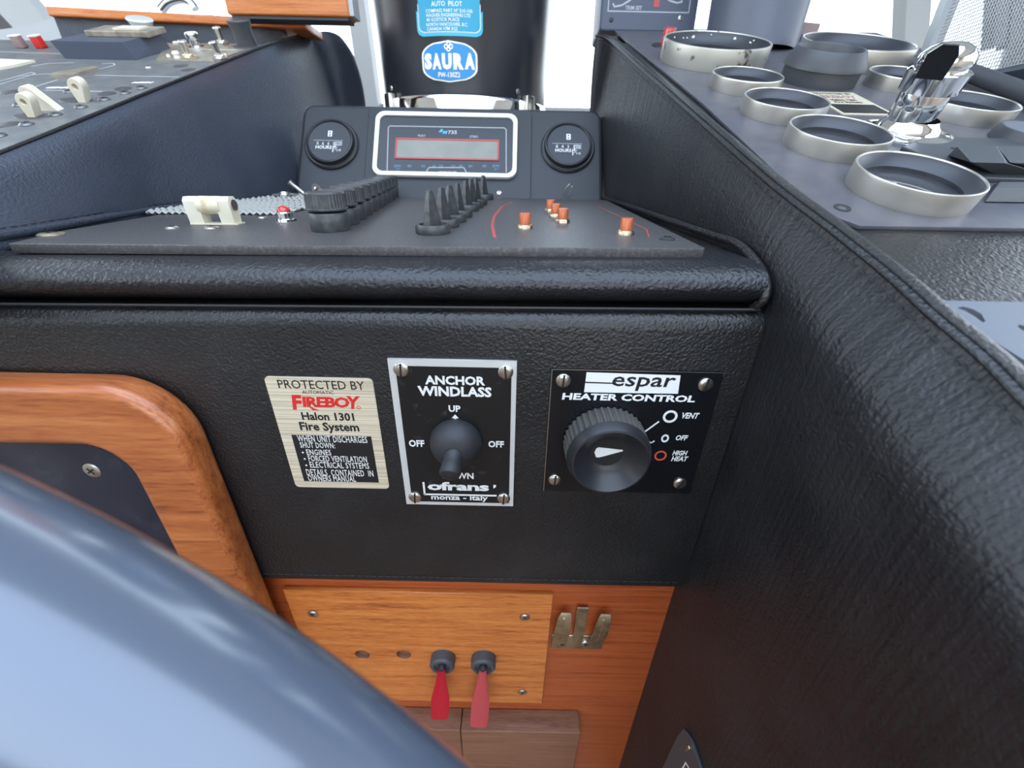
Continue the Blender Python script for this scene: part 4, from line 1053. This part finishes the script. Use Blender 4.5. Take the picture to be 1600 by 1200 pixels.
# chrome handle
P = RTOP.at(1412, 210); t = thing('throttle_handle', 'chunky chrome control handle leaning on a round chrome flange', 'handle', RTOP.frame(P[0], P[1]))
inv = WM[t.name].inverted()
b = B(); lathe(b, [(.0230, 0), (.0232, .0012), (.0210, .0022), (.0150, .0030), (.0140, .0050), (.0125, .0062), (.0115, .0080)], 48); obj('flange', b, M['chrome'], t)
for dx, dy in ((-.015, .011), (.0155, -.009)):
    xscrew(dx, dy, .0024, t, .0022)
hf = WM[t.name].translation
def hpt(px, py): return inv @ hitp(px, py, hf, RTOP.ey)
ax_ = [hpt(*q) for q in ((1416, 194), (1449, 143), (1470, 108), (1490, 74))]
a0, a1, a1b, a2 = ax_
b = B(); tube(b, [a0, a0.lerp(a1, .1), a0.lerp(a1, .95), a1], [.0118, .0102, .0110, .0108], 28); obj('shaft', b, M['chrome'], t)
b = B(); tube(b, [a1, a1.lerp(a1b, .04), a1.lerp(a1b, .92), a1b], [.0115, .0128, .0134, .0122], 28); obj('collar', b, M['chrome'], t)
d2 = a2-a1b
# grip: rounded lozenge with a dark face
b = B(); rr = []
for s_, wx in ((-.02, .0118), (.3, .0128), (.7, .0120), (1.0, .0096), (1.2, .0060), (1.26, .0015)):
    rr.append((a1b+d2*s_, wx))
tube(b, [p for p, _ in rr], [q_ for _, q_ in rr], 12, flat=.8); obj('grip', b, M['chrome'], t)
b = B(); c_ = a1b+d2*.55 - V((.002, 0, 0)); u_ = d2.normalized(); cam_l = inv @ V((0,0,0)); tow = (cam_l-c_).normalized(); nrm = (tow-u_*tow.dot(u_)).normalized(); side = u_.cross(nrm)
pts = [c_+nrm*.0126+side*x_+u_*y_ for x_, y_ in ((-.0065, -.0065), (.0045, -.0065), (.0050, .003), (.003, .0065), (-.003, .0065), (-.0065, .003))]
vv = [b.verts.new(p) for p in pts]; v2 = [b.verts.new(p - nrm*.003) for p in pts]; b.faces.new(vv); b.faces.new(v2[::-1])
for k in range(6): b.faces.new((vv[k], vv[(k+1)%6], v2[(k+1)%6], v2[k]))
obj('thumb_plate', b, M['gloss_black'], t, smooth=False, label='flat dark thumb plate')

# black rocker levers at the right
P = RTOP.at(1520, 280); t = thing('rocker_lever_unit', 'black unit with paired wedge levers beside the nearest gauge', 'lever', RTOP.frame(P[0], P[1]))
A = Loc(RTOP, t)
x0, _ = A.at(1440, 240); yf = A.at(1500, 313)[1]; yk = A.at(1480, 222)[1]
b = B(); q = [A.at(1405, 236), A.at(1440, 222), A.at(1480, 221), (A.at(1640, 225)[0], A.at(1480, 221)[1]), (A.at(1640, 290)[0], A.at(1500, 285)[1]), A.at(1530, 285)]
s = obj('base', plate2d([q], 0, .0022, .0006, 2), M['plastic_grey'], t)
def wedge(name, pts_bot, pts_top, hb, ht, mt):
    b = B(); n = len(pts_bot); lo_ = [b.verts.new((*A.at(px, py, hb), hb)) for px, py in pts_bot]; hi_ = [b.verts.new((*A.at(px, py, ht), ht)) for px, py in pts_top]
    b.faces.new(lo_[::-1]); b.faces.new(hi_)
    for k in range(n): b.faces.new((lo_[k], lo_[(k+1)%n], hi_[(k+1)%n], hi_[k]))
    bmesh.ops.recalc_face_normals(b, faces=b.faces[:]); bmesh.ops.bevel(b, geom=b.edges[:], offset=.0003, segments=1, affect='EDGES')
    return obj(name, b, mt, t, smooth=False)
wedge('lever', [(1480, 243), (1553, 272), (1640, 275), (1640, 240)], [(1496, 228), (1516, 253), (1571, 254), (1556, 228)], .002, .0085, M['plastic_grey'])
wedge('lever', [(1560, 272), (1680, 275), (1680, 240), (1560, 243)], [(1560, 228), (1577, 254), (1680, 255), (1680, 228)], .002, .0085, M['plastic_grey'])
wedge('lower_lever', [(1538, 316), (1700, 318), (1700, 288), (1552, 288)], [(1556, 292), (1700, 293), (1700, 284), (1562, 284)], .0004, .0050, M['plastic_grey'])
x, y = A.at(1493, 233, .0022); b = B(); lathe(b, [(.0022, .0023), (0, .0023)], 16); b.transform(Matrix.Translation((x, y, 0))); obj('screw_hole', b, M['backing'], t)
# trim indicator box
TB = Plane((0, .545, 0), (1,0,0), (0, .08, 1))
P = TB.at(1012, 46); t = thing('trim_indicator_box', 'upright blue grey trim indicator box at the back of the gauge board', 'indicator', TB.frame(P[0], P[1]))
A = Loc(TB, t)
x0 = A.at(938, 30)[0]; x1 = A.at(1088, 30)[0]; y0 = A.at(1010, 50)[1]
obj('casing', plate2d([rrect(x0, y0, x1, y0+.10, .004)], -.05, 0, .002, 2), M['trimbox'], t)
b = B(); fx0 = A.at(950, 15)[0]; fx1 = A.at(1077, 12)[0]; fy = A.at(1010, 18.5)[1]
strip(b, [(fx0, fy+.07), (fx0, fy), (fx1, fy), (fx1, fy+.07)], .0009, .0)
q = [A.at(*p) for p in ((958, 6), (960, 10.5), (972, 8), (985, 0), (992, -10))]; strip(b, q, .0014, 0)
q = [A.at(*p) for p in ((1066, -6), (1065, 3), (1058, 4.5), (1046, 1), (1036, -8))]; strip(b, q, .0014, 0)
txtpx(b, A, 'TRIM SET', 977, 9, 1003, 15.5, 0, bold=.02)
obj('white_lettering', b, M['grey_line'], t, smooth=False)
b = B(); x, y = A.at(1026, 5); prism(b, [(x-.0028, y-.0035), (x+.0028, y-.0035), (x+.0028, y+.006), (x-.0028, y+.006)], 0, .0003); obj('red_lamp', b, M['red_line'], t, smooth=False)
for px, py in ((955, 31), (1063, 28)):
    x, y = A.at(px, py); xscrew(x, y, .0022, t, 0, m=M['steel'] if px > 1000 else M['rubber'])
# grey tube
P = RTOP.at(1172, 66); p_ = RTOP.w(1172, 66)
t = thing('upright_tube', 'thick grey painted upright tube rising behind the pitted gauge', 'tube', Matrix.Translation(p_))
b = B(); rt = 71/640*(p_.dot(FW)); lathe(b, [(rt*.93, -.01), (rt*.98, .05), (rt*1.03, .16), (rt*1.03, .22), (0, .22)], 56); obj('tube_body', b, M['grey_tube'], t)
b = B(); lathe(b, [(rt*1.06, -.006), (rt*1.0, .0005), (rt*.93, .0005)], 48); b.transform(Matrix.Rotation(math.atan(SL), 4, 'X')); obj('collar', b, M['rubber'], t)
# reddish strip behind the right console
b = B(); bar(b, RTOP.w(1238, 46, .006), RTOP.w(1277, 50, .006), .010, .010)
o = obj('wooden_strip', b, M['mauve'], smooth=False); o['label'] = 'short reddish strip showing between the grey tube and large gauge'; o['category'] = 'strip'
# black rail
a = RTOP.w(1470, 97, .0065); c = RTOP.w(1640, 160, .0065)
t = thing('hand_rail', 'dark round rail running from behind the chrome handle to the window side', 'rail', Matrix.Translation(a))
b = B(); tube(b, [a-V((.03, -.012, -.0)), a, c, c+(c-a)*.3], .0052, 20); obj('rail', b, M['plastic_grey'], t, world=True)

# right window: post, dark bars, insect screen and dark pad below
SW = Plane((.62, .5, 0), (0,-1,0), (0,0,1))
def sw(px, py): return SW.w(px, py)
q0 = sw(1490, -30)
b = B(); x_ = .60
for (pxa, pxb) in ((1447, 1462), (1468, 1478)):
    pa_ = GL.w(pxa, 100); pb_ = GL.w(pxa+6, -200); bar(b, pa_-V((0, .12, 0)), pb_-V((0, .12, 0)), .018, .02)
struct('window_4', b, M['frame_dark'])
dd_ = (w2-w1); dd_.z = 0; dd_.normalize()
SC = Plane(w1, dd_, (0, 0, 1))
org = SC.at(1540, 60)
t = thing('insect_screen', 'fine pale mesh insect screen filling the side window', 'screen', SC.frame(*org))
xs0 = SC.at(1482, 20)[0]-org[0]; ys0 = SC.at(1500, 122)[1]-org[1]
b = B()
for k in range(100):
    x = xs0+.0026*k; box(b, x-.00028, x+.00028, ys0, ys0+.16, -.0003, .0003)
for k in range(62):
    y = ys0+.0026*k; box(b, xs0, xs0+.26, y-.00028, y+.00028, -.0003, .0003)
obj('mesh', b, M['frame'], t, smooth=False, kind='stuff')
b = B(); box(b, xs0-.010, xs0, ys0-.02, ys0+.17, -.005, .005); obj('frame_bar', b, M['frame'], t, smooth=False)
# dark sill pad
b = B(); pa_ = SC.w(1490, 124); pb_ = SC.w(1700, 84); bar(b, pa_+V((0, 0, -.012)), pb_+V((0, 0, -.012)), .024, .03)
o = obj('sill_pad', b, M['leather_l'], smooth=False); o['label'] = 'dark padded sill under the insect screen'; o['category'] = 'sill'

# plate low on the right wall
P = SIDE.at(1075, 1180); t = thing('lever_plate', 'dark pointed cover plate with brass screw low on leather wall', 'plate', SIDE.frame(P[0], P[1]))
A = Loc(SIDE, t)
q = [A.at(*p) for p in ((1072, 1138), (1078, 1146), (1086, 1160), (1100, 1203), (1140, 1330), (1000, 1330), (1038, 1200), (1062, 1150))]
obj('plate', plate2d([q], 0, .0016, .0004, 1), M['plastic_grey'], t, smooth=False)
x, y = A.at(1076, 1170, .0016); b = B(); box(b, -.004, .004, -.0009, .0009, 0, .0012, .0004); b.transform(Matrix.Translation((x, y, .0016)) @ Matrix.Rotation(math.radians(80), 4, 'Z')); obj('screw', b, M['brass'], t)
b = B(); q = [A.at(*p) for p in ((1063, 1215), (1076, 1192), (1090, 1215))]; strip(b, q, .0008, .0016); obj('white_line', b, M['white'], t, smooth=False)

# ------------------------------------------------------------------ left console board and fittings
lp = thing('control_board', 'dusty haze-lightened sloping control board with toggles and cream guards by the left windows', 'control panel', LTOP.frame(*LTOP.at(150, 140)))
A = Loc(LTOP, lp)
edge = [A.at(*p) for p in ((-400, 400), (-160, 303), (0, 237), (75, 206), (150, 175.5), (225, 145), (300, 115), (375, 85), (422, 66))]
yr = A.at(240, 68)[1]
poly = edge + [(edge[-1][0]-.002, yr), (-.75, yr), (-.75, edge[0][1])]
obj('plate', plate2d([poly], -.0010, .0004, 0), M['panel_l'], lp, smooth=False)
H = .0004
for px, py in ((32, 166), (110, 145), (128, 169), (164, 157), (88, 181), (43, 196), (196, 147), (222, 139), (0, 214), (233, 107)):
    x, y = A.at(px, py); xscrew(x, y, .0036 if px < 230 else .002, lp, H, m=M['screw_dark'] if px < 230 else M['steel'], dome=.0012)
b = B()
for px, py in ((193, 140), (168, 148), (14, 196), (17, 145), (283, 104), (295, 110)):
    x, y = A.at(px, py); t_ = B(); lathe(t_, [(.0055, 0), (.005, .0003), (0, .0003)], 20); merge(b, t_, Matrix.Translation((x, y, H)))
obj('dark_patch', b, M['panel'], lp, kind='stuff')
b = B()
for pts in (((0, 133), (40, 121), (56, 116), (50, 114), (0, 128)), ((55, 137), (90, 126)), ((152, 110), (180, 103), (178, 100), (160, 100)), ((0, 128), (30, 120), (70, 116.5), (90, 116)), ((50, 105), (75, 100), (115, 99)), ((72, 142), (160, 144)), ((150, 118.5), (280, 121.5)), ((0, 82), (95, 85))):
    strip(b, [A.at(*p) for p in pts], .0010, H)
obj('printed_line', b, M['grey_line'], lp, smooth=False, kind='stuff')
random.seed(3)
for (pa_, pb_, n) in (((74, 138), (122, 139), 14), ((208, 130), (239, 130), 9)):
    b = B()
    for k in range(n):
        px = pa_[0]+(pb_[0]-pa_[0])*k/n; x, y = A.at(px, pa_[1]); h_ = random.uniform(.0012, .0024)
        prism(b, [(x, y-h_), (x+.0012, y-h_), (x+.0015, y+h_), (x+.0004, y+h_)], H, H+.0001)
    obj('worn_lettering', b, M['offwhite'], lp, smooth=False, kind='stuff')
b = B(); q = [A.at(*p) for p in ((80, 123), (88, 119), (150, 109), (156, 111), (128, 119), (118, 123))]; prism(b, q, H, H+.002); obj('slide_plate', b, M['tanfoil'], lp, smooth=False)
b = B(); q = [A.at(*p) for p in ((-60, 118), (0, 111), (30, 105), (57, 98.5), (0, 96), (-60, 95))]; prism(b, q, H, H+.0015); obj('cream_plate', b, M['cream'], lp, smooth=False)
b = B(); q = [A.at(*p) for p in ((245, 96.5), (335, 98.5), (368, 86), (404, 71), (262, 69.5))]; prism(b, q, H, H+.0008); obj('worn_plate', b, M['tanfoil'], lp, smooth=False)
b = B(); strip(b, [A.at(295, 79), A.at(372, 81)], .0010, H+.0008); obj('plate_line', b, M['offwhite'], lp, smooth=False)
inv = WM[lp.name].inverted()
def lpt(px, py, h): return inv @ LTOP.w(px, py, h)
def up_at(bx, by, ty):
    """height above the board at which a point over the foot (bx,by) appears at row ty"""
    f = LTOP.w(bx, by); lo_, hi_ = 0, .15
    for _ in range(30):
        mm = (lo_+hi_)/2; P = f+LTOP.ez*mm; v_ = 600+FPX*P.dot(DN)/P.dot(FW)
        if v_ > ty: lo_ = mm
        else: hi_ = mm
    return lo_
def toggle(tip, base, nutm):
    f = V((*A.at(*base), H)); e = inv @ hitp(tip[0], tip[1], LTOP.w(*base), LTOP.ey)
    b = B(); lathe(b, [(.0062, 0), (.0062, .0020), (.0045, .0030), (.0040, .0042), (0, .0045)], 6); b.transform(Matrix.Translation(f)); s = obj('toggle_switch', b, nutm, lp)
    st = f+V((0, 0, .003)); d = e-st
    b = B(); tube(b, [st, st+d*.1, st+d*.75, st+d*.88, st+d*.97, e], [.0018, .0020, .0026, .0033, .0028, .0010], 16); obj('bat_lever', b, M['steel'], s)
toggle((283, 62), (297, 94), M['brass']); toggle((331, 64), (346, 95.5), M['steel']); toggle((337, 41), (349, 71.5), M['steel'])
for px, py, r in ((279, 93, .0028), (265, 92, .0014), (352, 91, .002), (276, 71, .0022)):
    x, y = A.at(px, py); b = B(); lathe(b, [(r, 0), (r*.75, .002), (r*1.05, .003 if r > .0025 else .001), (r*.8, .0045 if r > .0025 else .0016), (0, .0046 if r > .0025 else .0016)], 16); b.transform(Matrix.Translation((x, y, .001))); obj('white_cap', b, M['white'], lp)
x, y = A.at(308, 75); b = B(); lathe(b, [(.0065, 0), (.0065, .0008), (.0040, .0015), (.0036, .0055), (.0054, .0065), (.0054, .0095), (.0046, .0105), (0, .0105)], 24); b.transform(Matrix.Translation((x, y, H))); obj('silver_knob', b, M['chrome'], lp)
x, y = A.at(388, 75); b = B(); lathe(b, [(.0125, 0), (.0120, .0012), (.0085, .0018), (.0082, .012), (.0098, .0185), (.0092, .0192), (0, .0192)], 32); b.transform(Matrix.Translation((x, y, H))); obj('grey_knob', b, M['plastic_grey'], lp)
for px, mt in ((37, M['mauve']), (67, M['red_print'])):
    x, y = A.at(px, 76); b = B(); box(b, -.0035, .0035, -.003, .003, 0, .008, .0008); b.transform(Matrix.Translation((x, y, H)) @ Matrix.Rotation(-.05, 4, 'Y')); s = obj('rocker', b, mt, lp)
    b = B(); box(b, -.0038, .0038, -.0032, .0032, .0078, .0090, .0004); b.transform(Matrix.Translation((x, y, H)) @ Matrix.Rotation(-.05, 4, 'Y')); obj('rocker_cap', b, M['white'], s)
# cream guards on the left board
def lug_l(px, py, h, wd, dp_, lean=0):
    x, y = A.at(px, py); n = 14; out = []
    rr_ = wd*.62
    for k in range(n+1):
        a = -25+230*k/n; out.append((rr_*math.cos(math.radians(a)), h-rr_+rr_*math.sin(math.radians(a))))
    prof = [(wd*.32, 0)] + out + [(-wd*.32, 0)]
    prof = [(u+lean*v_/h, v_) for u, v_ in prof]
    hole = circ(lean*(h-rr_)/h, h-rr_, rr_*.36, 14)
    me = plate2d([prof, hole], -dp_/2, dp_/2, .0003, 1)
    b = m2b(me); b.transform(Matrix.Translation((x, y, H)) @ Matrix.Rotation(PI/2, 4, 'X')); return b
s = obj('guard_lug', lug_l(57, 184, .0122, .0066, .0055, .0028), M['cream'], lp)
s = obj('guard_lug', lug_l(134, 160, .0128, .0072, .0055, .0030), M['cream'], lp)
s = obj('guard_lug', lug_l(62, 172, .0122, .0062, .0055, .0020), M['cream'], lp)
x, y = A.at(60, 172); x2, _ = A.at(98, 172)
b = B(); prof = [(0, 0), (x2-x, 0), (.005, .0118), (.001, .0118), (.001, .006)]; prism(b, [(p[0], p[1]) for p in prof], -.0025, .0025); b.transform(Matrix.Translation((x, y, H)) @ Matrix.Rotation(PI/2, 4, 'X')); obj('guard_arm', b, M['cream'], lp, smooth=False)
for px, py in ((52, 183), (120, 158)):
    x, y = A.at(px, py); b = B(); lathe(b, [(.0105, 0), (.010, .0006), (0, .0006)], 24); t_ = b; 
    for v in t_.verts: v.co.y *= .5
    b.transform(Matrix.Translation((x, y, H))); obj('guard_base', b, M['panel'], lp)

# black box with tan cover on the left board
P = LTOP.at(160, 94); t = thing('black_box', 'low dark grey box with pale cover plate on the left board', 'box', LTOP.frame(P[0], P[1]))
A2 = Loc(LTOP, t)
x0, y0 = A2.at(104, 93); x1, _ = A2.at(216, 94.5); y1 = A2.at(250, 78)[1]; hb = .0118
b = B(); lo_ = [(x0, y0), (x1, y0), (x1+.004, y1), (x0+.004, y1)]; hi_ = [(x0-.004, y0), (x1-.004, y0), (x1+.001, y1), (x0, y1)]
a = [b.verts.new((*p, 0)) for p in lo_]; c = [b.verts.new((*p, hb)) for p in hi_]; b.faces.new(a[::-1]); b.faces.new(c)
for k in range(4): b.faces.new((a[k], a[(k+1)%4], c[(k+1)%4], c[k]))
obj('body', b, M['trimbox'], t, smooth=False)
b = B(); box(b, x0+.012, x1+.006, y0+(y1-y0)*.45, y1+.002, hb, hb+.0040, .0006); s = obj('cover', b, M['tanfoil'], t, smooth=False)
b = B(); box(b, x0+(x1-x0)*.55, x1-.004, y0+(y1-y0)*.6, y1-.004, hb+.0040, hb+.0050); obj('cream_tab', b, M['cream'], s, smooth=False)
# clear handle
f = LTOP.w(232, 66); t = thing('clear_lever', 'clear acrylic lever handle with flared top behind the dark box', 'lever', Matrix.Translation(f))
e = hitp(217, 28, f, LTOP.ey) - f
b = B(); tube(b, [V((0,0,0)), e*.18, e*.24], [.0042, .0036, .0055], 16); obj('stem', b, M['chrome'], t)
b = B(); tube(b, [e*.24, e*.6, e*.93, e], [.0062, .0075, .0105, .0098], 18); s = obj('grip', b, M['clear'], t)
b = B(); tube(b, [e*.26, e*.55, e*.78], [.0032, .0036, .0040], 12); obj('core', b, M['steel'], s)

# riser, teak strip, shelf box
PR = Plane((0, .5185, 0), (1,0,0), (0,0,1))
z0 = PR.w(300, 72).z; z1 = PR.w(300, 42).z; z2 = PR.w(300, 27.5).z
t = thing('back_riser', 'dark riser behind the left board topped by a teak strip', 'riser', Matrix.Translation((-.45, .5185, z0)))
xe = PR.w(478, 46).x; xs_ = PR.w(112, 25).x
def skew(bm):
    for v in bm.verts: v.co.y -= .026*max(0, (xe-v.co.x)/(xe-xs_))
    return bm
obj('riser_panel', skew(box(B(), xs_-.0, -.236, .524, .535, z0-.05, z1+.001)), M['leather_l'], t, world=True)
obj('teak_strip', skew(box(B(), xs_, xe, .5185, .56, z1, z2, .0012)), M['wood'], t, world=True)
# far left pale cowl
PS = Plane((0, .42, 0), (1,0,0), (0,0,1))
SB = Plane((0, .47, 0), (1,0,0), (0,0,1))
a = SB.w(355, 22); c = SB.w(545, 24)
t = thing('wooden_shelf', 'overhanging square edged teak shelf above the left console', 'shelf', Matrix.Translation(a))
obj('shelf_body', box(B(), a.x, c.x, .47, .490, a.z, a.z+.10, .0015), M['wood'], t, world=True)
b = B(); prism(b, [(0, 0), (1, 0), (1, 1), (0, 1)], 0, 1); 
for v in b.verts: v.co = V((c.x + v.co.x*.004, .472+v.co.y*.017, a.z+.001+v.co.z*.098))
obj('end_panel', b, M['frame'], t, world=True, smooth=False)
b = B(); box(b, a.x+.002, c.x-.002, .473, .489, a.z-.002, a.z); obj('underside', b, M['frame_dark'], t, world=True)
# metal bits outside: cleat seen through the left window
PC = Plane((0, .80, 0), (1,0,0), (0,0,1))
pts = [PC.w(*q) for q in ((252, 16), (262, 4), (280, -2), (296, 2), (306, 14), (312, 4), (300, -6))]
t = thing('deck_fitting', 'curved dark metal fitting outside the left window above the teak strip', 'fitting', Matrix.Translation(pts[0]))
b = B(); tube(b, smoothpath(pts[:5], 5), .006, 10); obj('arch', b, M['chrome'], t, world=True)
b = B(); box(b, pts[0].x-.03, pts[4].x+.03, .79, .82, pts[0].z-.05, pts[0].z-.006, .002); obj('foot', b, M['frame'], t, world=True)
# pale cowl at far left behind the board
PL2 = Plane((0, .56, 0), (1,0,0), (0,0,1))
q = [PL2.w(*p) for p in ((-200, 60), (0, 46), (45, 40), (75, 30), (95, 26), (120, 30), (125, 80), (-200, 90))]
b = B(); prism(b, [(p.x, p.z) for p in q], 0, .02); b.transform(Matrix.Translation((0, .58, 0)) @ Matrix.Rotation(PI/2, 4, 'X'))
o = obj('sill_moulding', b, M['frame'], smooth=False); o['label'] = 'pale raised sill moulding in the far left window corner'; o['category'] = 'sill'

# ------------------------------------------------------------------ steering wheel in the foreground
T_ = .052; k_ = T_/FPX
cen = FW*T_ + RT*((-1492-800)*k_) + DN*((3830-600)*k_)
RM = 3400*k_; rt = .0165
mw = Matrix((RT, -DN, -FW)).transposed().to_4x4(); mw.translation = cen
sw_ = thing('steering_wheel', 'glossy navy steering wheel rim, out of focus in the lower corner', 'steering wheel', mw)
b = B(); n = 160; k2 = 28; Rm = RM-rt; rings = []
for i in range(n):
    a = 2*PI*i/n; rings.append([b.verts.new(((Rm+rt*math.cos(2*PI*j/k2))*math.cos(a), (Rm+rt*math.cos(2*PI*j/k2))*math.sin(a), rt*math.sin(2*PI*j/k2))) for j in range(k2)])
for i in range(n):
    for j in range(k2): b.faces.new((rings[i][j], rings[(i+1)%n][j], rings[(i+1)%n][(j+1)%k2], rings[i][(j+1)%k2]))
obj('rim', b, M['wheel'], sw_)
for a in (math.radians(120), math.radians(240), 0):
    b = B(); tube(b, [V((.03*math.cos(a+.9), .03*math.sin(a+.9), -.015)), V(((Rm)*math.cos(a+.9), (Rm)*math.sin(a+.9), 0))], [.010, .007], 14); obj('spoke', b, M['chrome'], sw_)
b = B(); lathe(b, [(0, -.03), (.03, -.03), (.035, -.015), (.02, -.004), (0, -.002)], 32); obj('hub', b, M['plastic'], sw_)
for o in list(C.objects):
    if o.name.startswith('tmp'): bpy.data.objects.remove(o)
